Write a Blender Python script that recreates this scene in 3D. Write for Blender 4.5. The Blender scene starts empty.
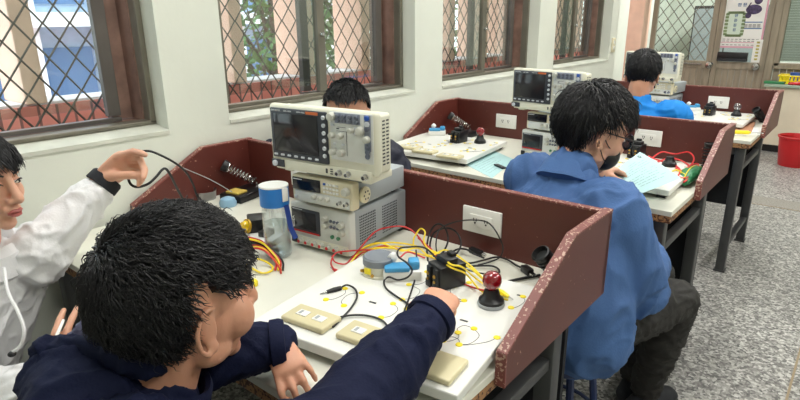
import bpy, bmesh, math, random
from mathutils import Vector, Matrix, noise, Quaternion
V = Vector
PI = math.pi
C = bpy.context.scene.collection
random.seed(7)
# ------------------------------------------------------------------ camera numbers
CAM = V((1.8161, -0.1249, 1.3611))
FWD = V((-0.6094235, 0.73191013, -0.30481233))
RGT = V((0.77028375, 0.63763816, -0.00897338))
UPV = V((-0.18779226, 0.24026058, 0.95237016))
FPX = 565.92
def at(px, py, d):
    "the point seen at a pixel of the photograph, at a depth in metres"
    return CAM + (FWD + RGT * ((px - 400) / FPX) - UPV * ((py - 200) / FPX)) * d
def on(px, py, z=0.75):
    "the point seen at a pixel of the photograph, on a level surface"
    r = FWD + RGT * ((px - 400) / FPX) - UPV * ((py - 200) / FPX)
    return CAM + r * ((z - CAM.z) / r.z)
cam = bpy.data.cameras.new('camera')
cam.sensor_width = 36
cam.lens = FPX * 36 / 800
cam.clip_start = 0.02
co = bpy.data.objects.new('camera', cam)
C.objects.link(co)
R = Matrix((RGT, UPV, -FWD)).transposed()
co.matrix_world = Matrix.Translation(CAM) @ R.to_4x4()
bpy.context.scene.camera = co
vs = bpy.context.scene.view_settings
vs.view_transform = 'Standard'; vs.look = 'None'; vs.gamma = 1; vs.use_curve_mapping = False
vs.exposure = 0.0
# ------------------------------------------------------------------ materials
def lin(c):
    return tuple(((x / 255) / 12.92 if x / 255 <= 0.04045 else ((x / 255 + 0.055) / 1.055) ** 2.4) for x in c)
def mat(name, col, rough=0.5, metal=0.0, var=0.0, vscale=8.0, bump=0.0, bscale=60.0, spec=0.5, emit=None, estr=0, coat=0, sheen=0, stretch=None):
    m = bpy.data.materials.new(name); m.use_nodes = True
    nt = m.node_tree; b = nt.nodes['Principled BSDF']
    c = lin(col)
    b.inputs['Base Color'].default_value = (*c, 1)
    b.inputs['Roughness'].default_value = rough
    b.inputs['Metallic'].default_value = metal
    b.inputs['Specular IOR Level'].default_value = spec
    if coat: b.inputs['Coat Weight'].default_value = coat
    if sheen: b.inputs['Sheen Weight'].default_value = sheen
    if emit:
        b.inputs['Emission Color'].default_value = (*lin(emit), 1); b.inputs['Emission Strength'].default_value = estr
    if var or bump:
        tc = nt.nodes.new('ShaderNodeTexCoord')
        mp = nt.nodes.new('ShaderNodeMapping'); nt.links.new(tc.outputs['Object'], mp.inputs[0])
        if stretch: mp.inputs['Scale'].default_value = stretch
    if var:
        n = nt.nodes.new('ShaderNodeTexNoise'); n.inputs['Scale'].default_value = vscale; n.inputs['Detail'].default_value = 5
        nt.links.new(mp.outputs[0], n.inputs['Vector'])
        r = nt.nodes.new('ShaderNodeValToRGB')
        r.color_ramp.elements[0].position = 0.3; r.color_ramp.elements[1].position = 0.7
        r.color_ramp.elements[0].color = (*[max(0, x * (1 - var)) for x in c], 1)
        r.color_ramp.elements[1].color = (*[min(1, x * (1 + var)) for x in c], 1)
        nt.links.new(n.outputs[0], r.inputs[0]); nt.links.new(r.outputs[0], b.inputs['Base Color'])
    if bump:
        n = nt.nodes.new('ShaderNodeTexNoise'); n.inputs['Scale'].default_value = bscale; n.inputs['Detail'].default_value = 4
        nt.links.new(mp.outputs[0], n.inputs['Vector'])
        bp = nt.nodes.new('ShaderNodeBump'); bp.inputs['Strength'].default_value = bump; bp.inputs['Distance'].default_value = 0.01
        nt.links.new(n.outputs[0], bp.inputs['Height']); nt.links.new(bp.outputs[0], b.inputs['Normal'])
    return m
def clear_mat(name, tint, gloss=0.12, rough=0.03):
    "thin clear plastic or glass: a see-through sheet with a faint mirror on it"
    m = bpy.data.materials.new(name); m.use_nodes = True
    nt = m.node_tree; nt.nodes.clear()
    o = nt.nodes.new('ShaderNodeOutputMaterial'); mx = nt.nodes.new('ShaderNodeMixShader')
    t = nt.nodes.new('ShaderNodeBsdfTransparent'); t.inputs[0].default_value = (*lin(tint), 1)
    g = nt.nodes.new('ShaderNodeBsdfGlossy'); g.inputs['Roughness'].default_value = rough
    lw = nt.nodes.new('ShaderNodeLayerWeight'); lw.inputs[0].default_value = 0.25
    ma = nt.nodes.new('ShaderNodeMath'); ma.operation = 'MULTIPLY_ADD'; ma.inputs[1].default_value = 0.55; ma.inputs[2].default_value = gloss * 0.4
    nt.links.new(lw.outputs['Facing'], ma.inputs[0]); nt.links.new(ma.outputs[0], mx.inputs[0])
    nt.links.new(t.outputs[0], mx.inputs[1]); nt.links.new(g.outputs[0], mx.inputs[2]); nt.links.new(mx.outputs[0], o.inputs[0])
    return m
def chip_mat(name, col, chip, amount, scale=90, rough=0.4):
    "paint with chips through to the wood"
    m = mat(name, col, rough, var=0.12, vscale=5)
    nt = m.node_tree; b = nt.nodes['Principled BSDF']
    tc = nt.nodes.new('ShaderNodeTexCoord')
    n = nt.nodes.new('ShaderNodeTexNoise'); n.inputs['Scale'].default_value = scale; n.inputs['Detail'].default_value = 3
    n2 = nt.nodes.new('ShaderNodeTexNoise'); n2.inputs['Scale'].default_value = scale * 0.12
    nt.links.new(tc.outputs['Object'], n.inputs['Vector']); nt.links.new(tc.outputs['Object'], n2.inputs['Vector'])
    ad = nt.nodes.new('ShaderNodeMath'); ad.operation = 'MULTIPLY_ADD'; ad.inputs[1].default_value = 0.35
    nt.links.new(n2.outputs[0], ad.inputs[0]); nt.links.new(n.outputs[0], ad.inputs[2])
    r = nt.nodes.new('ShaderNodeValToRGB'); r.color_ramp.elements[0].position = amount; r.color_ramp.elements[1].position = amount + 0.02
    nt.links.new(ad.outputs[0], r.inputs[0])
    mx = nt.nodes.new('ShaderNodeMix'); mx.data_type = 'RGBA'
    src = b.inputs['Base Color'].links[0].from_socket
    nt.links.new(r.outputs[0], mx.inputs['Factor']); nt.links.new(src, mx.inputs['A']); mx.inputs['B'].default_value = (*lin(chip), 1)
    nt.links.new(mx.outputs['Result'], b.inputs['Base Color'])
    return m
M = {}
M['wall'] = mat('wall_paint', (214, 217, 206), 0.6, var=0.05, vscale=2.5, bump=0.08, bscale=25)
M['ceil'] = mat('ceiling_paint', (235, 235, 228), 0.8)
M['maroon'] = chip_mat('maroon_paint', (88, 38, 31), (176, 140, 120), 0.90, 90, 0.42)
M['maroon_edge'] = chip_mat('worn_maroon_edge', (122, 66, 60), (190, 158, 140), 0.77, 150, 0.45)
M['plywood'] = chip_mat('worn_plywood_edge', (160, 118, 78), (84, 50, 36), 0.70, 110, 0.7)
M['laminate'] = mat('cream_laminate', (222, 221, 208), 0.28, var=0.05, vscale=6)
M['steel'] = mat('grey_painted_steel', (78, 79, 80), 0.42, 0.5, var=0.12, vscale=7)
M['dark_steel'] = mat('dark_steel', (52, 54, 58), 0.45, 0.4, var=0.1)
M['black'] = mat('black_plastic', (22, 22, 25), 0.38)
M['soft_black'] = mat('black_rubber', (16, 16, 18), 0.5)
M['ivory'] = mat('ivory_plastic', (214, 206, 178), 0.4)
M['plate'] = mat('beige_switch_plate', (206, 196, 158), 0.35)
M['white'] = mat('white_plastic', (232, 232, 228), 0.35)
M['board'] = mat('white_board', (226, 226, 220), 0.32, var=0.03, vscale=10)
M['instrument'] = mat('instrument_beige', (216, 214, 196), 0.42)
M['instrument_grey'] = mat('instrument_light_grey', (206, 208, 204), 0.42)
M['case_grey'] = mat('instrument_case_grey', (160, 166, 170), 0.5)
M['bezel'] = mat('dark_bezel', (52, 56, 64), 0.4)
M['screen'] = mat('dark_screen', (34, 34, 38), 0.12)
M['lcd'] = mat('black_display', (12, 14, 26), 0.15)
M['button'] = mat('grey_button', (196, 200, 206), 0.4)
M['button_dark'] = mat('slate_button', (92, 98, 112), 0.45)
M['button_blue'] = mat('blue_button', (40, 84, 170), 0.4)
M['knob'] = mat('knob_grey', (188, 188, 178), 0.4)
M['chrome'] = mat('chrome', (200, 200, 200), 0.2, 1.0)
M['orange'] = mat('orange_print', (206, 104, 50), 0.5)
M['print_light'] = mat('light_print', (206, 208, 212), 0.5)
M['print_dark'] = mat('dark_print', (50, 50, 56), 0.6)
M['red'] = mat('red_plastic', (196, 26, 32), 0.35)
M['ruby'] = mat('red_lamp_glass', (128, 8, 22), 0.08, coat=1)
M['yellow'] = mat('yellow_plastic', (244, 222, 30), 0.4)
M['lead_yellow'] = mat('yellow_wire', (242, 216, 44), 0.4)
M['lead_red'] = mat('red_wire', (200, 36, 40), 0.4)
M['skyblue'] = mat('sky_blue_plastic', (66, 150, 200), 0.4)
M['navyplug'] = mat('green_plastic', (38, 120, 74), 0.45)
M['aluminium'] = mat('window_aluminium', (120, 116, 104), 0.4, 0.5, var=0.12, vscale=9)
M['jamb'] = mat('weathered_window_channel', (134, 106, 94), 0.6, 0.1, var=0.3, vscale=14)
M['grille'] = mat('brown_grille', (92, 84, 76), 0.5, 0.3)
M['glass'] = clear_mat('window_glass', (240, 246, 244), 0.1)
M['pink'] = mat('pink_tile_pillar', (232, 196, 174), 0.7, var=0.06, vscale=12, bump=0.2, bscale=80)
M['wood_grey'] = mat('grey_brown_wood', (148, 138, 120), 0.55, var=0.18, vscale=6, stretch=(6, 6, 0.6))
M['paper_blue'] = mat('pale_blue_paper', (178, 214, 216), 0.7)
M['paper'] = mat('white_paper', (236, 236, 232), 0.7)
M['skin'] = mat('skin', (216, 164, 138), 0.5, var=0.07, vscale=18, bump=0.05, bscale=200)
M['skin_tan'] = mat('skin_tan', (208, 152, 124), 0.5, var=0.07, vscale=18, bump=0.05, bscale=200)
for k in ('skin', 'skin_tan'):
    b_ = M[k].node_tree.nodes['Principled BSDF']; b_.inputs['Subsurface Weight'].default_value = 0.15; b_.inputs['Subsurface Radius'].default_value = (0.01, 0.004, 0.002)
M['lips'] = mat('lips', (178, 96, 90), 0.4)
M['eye_white'] = mat('eye_white', (226, 222, 216), 0.2)
M['iris'] = mat('dark_iris', (28, 18, 14), 0.15)
M['hair'] = mat('black_hair', (14, 13, 17), 0.5, var=0.35, vscale=60, spec=0.55)
M['navy'] = mat('navy_jacket', (11, 19, 50), 0.8, var=0.15, vscale=5, bump=0.15, bscale=220, spec=0.25)
M['navy_lining'] = mat('grey_lilac_lining', (84, 84, 112), 0.5, var=0.12, bump=0.1, bscale=120)
M['blue_jacket'] = mat('blue_work_jacket', (66, 100, 152), 0.8, var=0.12, vscale=6, bump=0.15, bscale=200)
M['blue_shirt'] = mat('bright_blue_shirt', (0, 128, 214), 0.75, var=0.06, bump=0.1, bscale=160)
M['hoodie'] = mat('white_hoodie', (226, 226, 228), 0.85, var=0.03, bump=0.12, bscale=200)
M['trousers'] = mat('charcoal_trousers', (38, 36, 34), 0.8, var=0.1, bump=0.12, bscale=180)
M['black_cloth'] = mat('black_cloth', (24, 26, 32), 0.85, var=0.1)
M['shoe_blue'] = mat('blue_shoe', (36, 110, 180), 0.6)
M['brass'] = mat('brass', (190, 150, 70), 0.3, 0.9)
# ------------------------------------------------------------------ geometry helpers
def tf(bm, verts, loc=(0, 0, 0), rot=None):
    for v in verts:
        if rot is not None: v.co = rot @ v.co
        v.co += V(loc)
def bx(bm, c, s, bev=0.0, seg=2, rot=None):
    "box with centre c and size s; its edges rounded by bev"
    r = bmesh.ops.create_cube(bm, size=1)
    vs_ = r['verts']
    for v in vs_: v.co = V((v.co.x * s[0], v.co.y * s[1], v.co.z * s[2]))
    if bev:
        es = {e for v in vs_ for e in v.link_edges}
        rr = bmesh.ops.bevel(bm, geom=list(es), offset=bev, segments=seg, affect='EDGES', profile=0.5)
        vs_ = list({v for f in rr['faces'] for v in f.verts} | {v for v in rr['verts']})
    tf(bm, vs_, c, rot)
    return vs_
def prism(bm, poly, axis, a, b):
    "a polygon in the two other axes, extruded along axis (0 1 2) from a to b"
    def mk(p, t):
        q = list(p); q.insert(axis, t); return bm.verts.new(q)
    A = [mk(p, a) for p in poly]; B = [mk(p, b) for p in poly]
    n = len(poly)
    fs = [bm.faces.new(A), bm.faces.new(B[::-1])]
    for i in range(n): fs.append(bm.faces.new((A[i], B[i], B[(i + 1) % n], A[(i + 1) % n])))
    bmesh.ops.recalc_face_normals(bm, faces=fs)
    return A + B
def frame_of(t, side=None):
    t = t.normalized()
    s = V(side) if side is not None else (V((0, 0, 1)) if abs(t.z) < 0.9 else V((1, 0, 0)))
    s = s - t * s.dot(t)
    if s.length < 1e-5: s = t.orthogonal()
    s.normalize()
    return s, t.cross(s)
def rings(bm, ring_list, cap=True):
    vr = [[bm.verts.new(p) for p in r] for r in ring_list]
    n = len(vr[0]); fs = []
    for i in range(len(vr) - 1):
        for j in range(n):
            fs.append(bm.faces.new((vr[i][j], vr[i][(j + 1) % n], vr[i + 1][(j + 1) % n], vr[i + 1][j])))
    if cap:
        fs.append(bm.faces.new(vr[0][::-1])); fs.append(bm.faces.new(vr[-1]))
    return fs
def crom(pts, k=6):
    "smooth path through points"
    P = [V(p) for p in pts]
    if len(P) < 3: return P
    out = []
    Q = [P[0] * 2 - P[1]] + P + [P[-1] * 2 - P[-2]]
    for i in range(1, len(Q) - 2):
        a, b, c, d = Q[i - 1:i + 3]
        for j in range(k):
            t = j / k
            out.append(0.5 * ((2 * b) + (c - a) * t + (2 * a - 5 * b + 4 * c - d) * t * t + (3 * b - a - 3 * c + d) * t ** 3))
    out.append(P[-1])
    return out
def tube(bm, pts, r, n=8, smooth=0, cap=True):
    P = crom(pts, smooth) if smooth else [V(p) for p in pts]
    rr = r if isinstance(r, (list, tuple)) else [r] * len(P)
    if len(rr) != len(P): rr = [rr[min(len(rr) - 1, int(i / len(P) * len(rr)))] for i in range(len(P))]
    s = None; RL = []
    for i, p in enumerate(P):
        t = (P[min(i + 1, len(P) - 1)] - P[max(i - 1, 0)])
        if t.length < 1e-7: t = V((0, 0, 1))
        t.normalize()
        if s is None: s, u = frame_of(t)
        else:
            s = s - t * s.dot(t)
            s = s.normalized() if s.length > 1e-6 else t.orthogonal().normalized()
            u = t.cross(s)
        RL.append([p + (s * math.cos(2 * PI * j / n) + u * math.sin(2 * PI * j / n)) * rr[i] for j in range(n)])
    return rings(bm, RL, cap)
def cyl(bm, a, b, r, r2=None, n=16):
    return tube(bm, [a, b], [r, r if r2 is None else r2], n)
def lathe(bm, prof, c=(0, 0, 0), n=24, axis=(0, 0, 1)):
    "profile of (radius, height) turned about an axis"
    s, u = frame_of(V(axis)); ax = V(axis).normalized(); c = V(c)
    RL = [[c + ax * h + (s * math.cos(2 * PI * j / n) + u * math.sin(2 * PI * j / n)) * max(r, 1e-5) for j in range(n)] for r, h in prof]
    fs = rings(bm, RL, True)
    bmesh.ops.recalc_face_normals(bm, faces=fs)
def ell(bm, c, r, rot=None, n=16):
    q = bmesh.ops.create_uvsphere(bm, u_segments=n, v_segments=max(8, n * 2 // 3), radius=1)
    for v in q['verts']:
        v.co = V((v.co.x * r[0], v.co.y * r[1], v.co.z * r[2]))
    tf(bm, q['verts'], c, rot)
    return q['verts']
def loft(bm, pts, rad, side=None, n=18, k=0):
    "closed limb through points with (a, b) radii: a along side, b across it"
    P = [V(p) for p in pts]; Rr = [(r, r) if not isinstance(r, (tuple, list)) else r for r in rad]
    if k:
        P2 = crom(P, k); R2 = []
        for i in range(len(P2)):
            t = i / k; a = min(int(t), len(P) - 1); b = min(a + 1, len(P) - 1); f = t - a
            f = f * f * (3 - 2 * f)
            R2.append((Rr[a][0] * (1 - f) + Rr[b][0] * f, Rr[a][1] * (1 - f) + Rr[b][1] * f))
        P, Rr = P2, R2
    L = []
    N = len(P)
    for i in range(N):
        t = (P[min(i + 1, N - 1)] - P[max(i - 1, 0)]).normalized()
        s, u = frame_of(t, side)
        L.append((P[i], t, s, u, Rr[i]))
    def ring(p, s, u, a, b): return [p + s * math.cos(2 * PI * j / n) * a + u * math.sin(2 * PI * j / n) * b for j in range(n)]
    RL = []
    p, t, s, u, (a, b) = L[0]; m = min(a, b)
    for q, w in ((0.95, 0.3), (0.7, 0.7), (0.35, 0.93)): RL.append(ring(p - t * m * q, s, u, a * w, b * w))
    for p, t, s, u, (a, b) in L: RL.append(ring(p, s, u, a, b))
    p, t, s, u, (a, b) = L[-1]; m = min(a, b)
    for q, w in ((0.35, 0.93), (0.7, 0.7), (0.95, 0.3)): RL.append(ring(p + t * m * q, s, u, a * w, b * w))
    return rings(bm, RL, True)
def link(name, me, m, parent=None, smooth=True, auto=True):
    me.name = name
    if m is not None:
        me.materials.clear(); me.materials.append(m)
    o = bpy.data.objects.new(name, me); C.objects.link(o)
    if smooth:
        for p in me.polygons: p.use_smooth = True
        if auto:
            try: me.set_sharp_from_angle(angle=math.radians(38))
            except Exception: pass
    if parent: o.parent = parent
    return o
def obj(name, bm, m, parent=None, smooth=True, auto=True):
    bmesh.ops.recalc_face_normals(bm, faces=bm.faces[:])
    me = bpy.data.meshes.new(name); bm.to_mesh(me); bm.free()
    return link(name, me, m, parent, smooth, auto)
def new(): return bmesh.new()
def tag(o, label, cat, group=None, kind=None):
    if label: o['label'] = label
    if cat: o['category'] = cat
    if group: o['group'] = group
    if kind: o['kind'] = kind
    return o
def thing(name, label, cat, loc=(0, 0, 0), rz=0.0, group=None, rot=None):
    o = bpy.data.objects.new(name, None); C.objects.link(o)
    o.empty_display_size = 0.05
    o.location = loc; o.rotation_euler = rot if rot else (0, 0, rz)
    return tag(o, label, cat, group)
def struct(name, bm, m, parent=None, smooth=False):
    o = obj(name, bm, m, parent, smooth)
    if not parent: o['kind'] = 'structure'
    return o
def dup(root, loc, rz, label=None, group=None, drop=()):
    r = root.copy(); C.objects.link(r); r.location = loc
    r.rotation_euler = (0, 0, rz) if not isinstance(rz, tuple) else rz
    if label: r['label'] = label
    if group: r['group'] = group
    for ch in [c for c in bpy.data.objects if c.parent == root]:
        if ch.name.split('.')[0] in drop: continue
        c = ch.copy(); C.objects.link(c); c.parent = r
        for g in [x for x in bpy.data.objects if x.parent == ch]:
            d = g.copy(); C.objects.link(d); d.parent = c
    return r
def text_mesh(name, body, size, m, parent, loc, rot, extr=0.0004):
    cu = bpy.data.curves.new('t', 'FONT'); cu.body = body; cu.size = size; cu.extrude = extr; cu.align_x = 'LEFT'
    to = bpy.data.objects.new('t', cu); C.objects.link(to)
    dg = bpy.context.evaluated_depsgraph_get(); dg.update()
    me = bpy.data.meshes.new_from_object(to.evaluated_get(dg))
    bpy.data.objects.remove(to)
    me.transform(Matrix.Translation(V(loc)) @ rot.to_4x4())
    return link(name, me, m, parent, False)
FACE_ROT = Matrix.Rotation(PI / 2, 3, 'X')      # text standing up, read from -y
def remesh(bm, vox, sm=3, fn=None):
    "fuse overlapping shapes into one continuous skin"
    bmesh.ops.recalc_face_normals(bm, faces=bm.faces[:])
    me = bpy.data.meshes.new('tmp'); bm.to_mesh(me); bm.free()
    o = bpy.data.objects.new('tmp', me); C.objects.link(o)
    md = o.modifiers.new('r', 'REMESH'); md.mode = 'VOXEL'; md.voxel_size = vox; md.use_smooth_shade = True
    if sm:
        s = o.modifiers.new('s', 'SMOOTH'); s.factor = 0.5; s.iterations = sm
    dg = bpy.context.evaluated_depsgraph_get(); dg.update()
    out = bpy.data.meshes.new_from_object(o.evaluated_get(dg))
    bpy.data.objects.remove(o); bpy.data.meshes.remove(me)
    if fn:
        ns = [v.normal.copy() for v in out.vertices]
        for v, n in zip(out.vertices, ns): v.co = v.co + n * fn(v.co)
        out.update()
    return out
def wrinkle(amp, freq, seed=0.0, ax=None, st=0.45):
    "fold field: ridges of cloth, stretched along an axis"
    ax = V(ax).normalized() if ax is not None else None
    def f(p):
        q = p.copy()
        if ax is not None: q = q - ax * q.dot(ax) * (1 - st)
        q = q * freq + V((seed, seed * 1.7, -seed))
        w = noise.noise_vector(q * 0.6) * 0.9
        a = noise.noise(q + w)
        r = max(0.0, 1 - abs(a) * 3.6) ** 1.4
        a2 = noise.noise((q + w * 1.3) * 1.9 + V((4, 8, 2))); r2 = max(0.0, 1 - abs(a2) * 4.0) ** 1.5
        b = noise.noise((q + w) * 2.1 + V((9, 3, 1)))
        return amp * (r * 0.85 + r2 * 0.4 - 0.4 + 0.3 * b)
    return f
# ------------------------------------------------------------------ room
def onY(px, py, Y):
    r = FWD + RGT * ((px - 400) / FPX) - UPV * ((py - 200) / FPX)
    return CAM + r * ((Y - CAM.y) / r.y)
def terrazzo():
    m = bpy.data.materials.new('terrazzo'); m.use_nodes = True
    nt = m.node_tree; b = nt.nodes['Principled BSDF']; b.inputs['Roughness'].default_value = 0.38
    tc = nt.nodes.new('ShaderNodeTexCoord')
    v1 = nt.nodes.new('ShaderNodeTexVoronoi'); v1.inputs['Scale'].default_value = 95
    v2 = nt.nodes.new('ShaderNodeTexVoronoi'); v2.inputs['Scale'].default_value = 140
    for v in (v1, v2): nt.links.new(tc.outputs['Object'], v.inputs['Vector'])
    r1 = nt.nodes.new('ShaderNodeValToRGB'); e = r1.color_ramp.elements
    e[0].position = 0.0; e[0].color = (*lin((44, 44, 46)), 1); e[1].position = 1.0; e[1].color = (*lin((245, 243, 238)), 1)
    for p, c in ((0.28, (122, 120, 118)), (0.5, (160, 158, 154)), (0.72, (196, 194, 188))):
        x = e.new(p); x.color = (*lin(c), 1)
    sp = nt.nodes.new('ShaderNodeSeparateColor'); nt.links.new(v1.outputs['Color'], sp.inputs[0]); nt.links.new(sp.outputs[0], r1.inputs[0])
    r2 = nt.nodes.new('ShaderNodeValToRGB'); r2.color_ramp.elements[0].position = 0.3; r2.color_ramp.elements[1].position = 0.75
    r2.color_ramp.elements[0].color = (*lin((120, 118, 114)), 1); r2.color_ramp.elements[1].color = (*lin((206, 204, 198)), 1)
    s2 = nt.nodes.new('ShaderNodeSeparateColor'); nt.links.new(v2.outputs['Color'], s2.inputs[0]); nt.links.new(s2.outputs[1], r2.inputs[0])
    mx = nt.nodes.new('ShaderNodeMix'); mx.data_type = 'RGBA'; mx.inputs['Factor'].default_value = 0.25
    nt.links.new(r1.outputs[0], mx.inputs['A']); nt.links.new(r2.outputs[0], mx.inputs['B'])
    n = nt.nodes.new('ShaderNodeTexNoise'); n.inputs['Scale'].default_value = 1.7; n.inputs['Detail'].default_value = 4; nt.links.new(tc.outputs['Object'], n.inputs['Vector'])
    mm = nt.nodes.new('ShaderNodeMapRange'); mm.inputs[1].default_value = 0.3; mm.inputs[2].default_value = 0.7; mm.inputs[3].default_value = 0.62; mm.inputs[4].default_value = 0.88
    nt.links.new(n.outputs[0], mm.inputs[0])
    ml = nt.nodes.new('ShaderNodeVectorMath'); ml.operation = 'SCALE'
    nt.links.new(mx.outputs['Result'], ml.inputs[0]); nt.links.new(mm.outputs[0], ml.inputs['Scale']); nt.links.new(ml.outputs[0], b.inputs['Base Color'])
    return m
def bricks(name, c1, c2, mortar, w, h, rot=None, bias=0.0):
    m = bpy.data.materials.new(name); m.use_nodes = True
    nt = m.node_tree; b = nt.nodes['Principled BSDF']; b.inputs['Roughness'].default_value = 0.75
    tc = nt.nodes.new('ShaderNodeTexCoord'); sx = nt.nodes.new('ShaderNodeSeparateXYZ'); cb = nt.nodes.new('ShaderNodeCombineXYZ')
    nt.links.new(tc.outputs['Object'], sx.inputs[0])
    ad = nt.nodes.new('ShaderNodeMath'); nt.links.new(sx.outputs[0], ad.inputs[0]); nt.links.new(sx.outputs[1], ad.inputs[1])
    if rot: nt.links.new(sx.outputs[2], cb.inputs[0]); nt.links.new(ad.outputs[0], cb.inputs[1])
    else: nt.links.new(ad.outputs[0], cb.inputs[0]); nt.links.new(sx.outputs[2], cb.inputs[1])
    t = nt.nodes.new('ShaderNodeTexBrick'); t.inputs['Scale'].default_value = 1; t.inputs['Brick Width'].default_value = w; t.inputs['Row Height'].default_value = h
    t.inputs['Mortar Size'].default_value = 0.006; t.inputs['Color1'].default_value = (*lin(c1), 1); t.inputs['Color2'].default_value = (*lin(c2), 1); t.inputs['Mortar'].default_value = (*lin(mortar), 1)
    if rot: t.offset = 0
    nt.links.new(cb.outputs[0], t.inputs[0]); nt.links.new(t.outputs[0], b.inputs['Base Color'])
    return m
M['floor'] = terrazzo()
M['brick'] = bricks('red_brick', (204, 122, 112), (222, 146, 134), (140, 104, 98), 0.22, 0.065)
M['brick_top'] = bricks('soldier_course_brick', (206, 126, 114), (222, 146, 132), (130, 92, 86), 0.3, 0.075, rot=True)
YB = 7.2; XR = 4.2; YF = -1.8; ZC = 3.1
bm = new(); bx(bm, ((XR - 0.8) / 2, (YB + YF) / 2, -0.05), (XR + 0.8 + 0.3, YB - YF + 0.4, 0.1)); struct('floor', bm, M['floor'])
M['joint'] = mat('brass_floor_joint', (150, 132, 104), 0.5)
bm = new()
for y in (2.0 + 2.75 - 0.02, -0.6): bx(bm, (1.9, y, 0.0008), (4.4, 0.012, 0.0016))
bx(bm, (1.78, 2.6, 0.0008), (0.008, 9, 0.0016))
struct('trim_1', bm, M['joint'])
M['band'] = mat('floor_border_band', (146, 142, 134), 0.45, var=0.4, vscale=110)
bm = new(); bx(bm, (1.9, 4.86, 0.0004), (4.4, 0.22, 0.0008)); struct('trim_2', bm, M['band'])
bm = new(); bx(bm, ((XR - 0.8) / 2, (YB + YF) / 2, ZC + 0.05), (XR + 0.8 + 0.3, YB - YF + 0.4, 0.1)); struct('ceiling', bm, M['ceil'])
OPEN = [(-0.27, 0.837), (1.076, 2.185), (2.422, 3.536), (3.792, 4.87)]
ZS, ZH, TW = 1.0, 2.35, 0.24
bm = new()
bx(bm, (-TW / 2, (YF + 5.03) / 2, ZS / 2 - 0.0), (TW, 5.03 - YF, ZS))
bx(bm, (-TW / 2, (YF + 5.03) / 2, (ZH + ZC) / 2), (TW, 5.03 - YF, ZC - ZH))
prev = YF
for a, b in OPEN + [(5.03, 6)]:
    bx(bm, (-TW / 2, (prev + a) / 2, (ZS + ZH) / 2), (TW, a - prev, ZH - ZS)); prev = b
bx(bm, (-TW / 2 - 0.5, 6.1, 2.7), (TW, 2.3, 0.8))
struct('wall_left', bm, M['wall'])
bm = new(); bx(bm, (-0.3, 5.1, 2.7), (0.5, 0.14, 0.8)); xa_, xb_ = onY(626, 40, 7.0).x, onY(641, 40, 7.0).x; bx(bm, ((xa_ + xb_) / 2, 7.12, ZC / 2), (xb_ - xa_, 0.24, ZC)); struct('trim_3', bm, M['pink'])
bm = new(); bx(bm, (XR + 0.05, (YB + YF) / 2, ZC / 2), (0.1, YB - YF, ZC)); struct('wall_right', bm, M['wall'])
bm = new(); bx(bm, ((XR - 0.8) / 2, YF - 0.05, ZC / 2), (XR + 0.9, 0.1, ZC)); struct('wall_front', bm, M['wall'])
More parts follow.
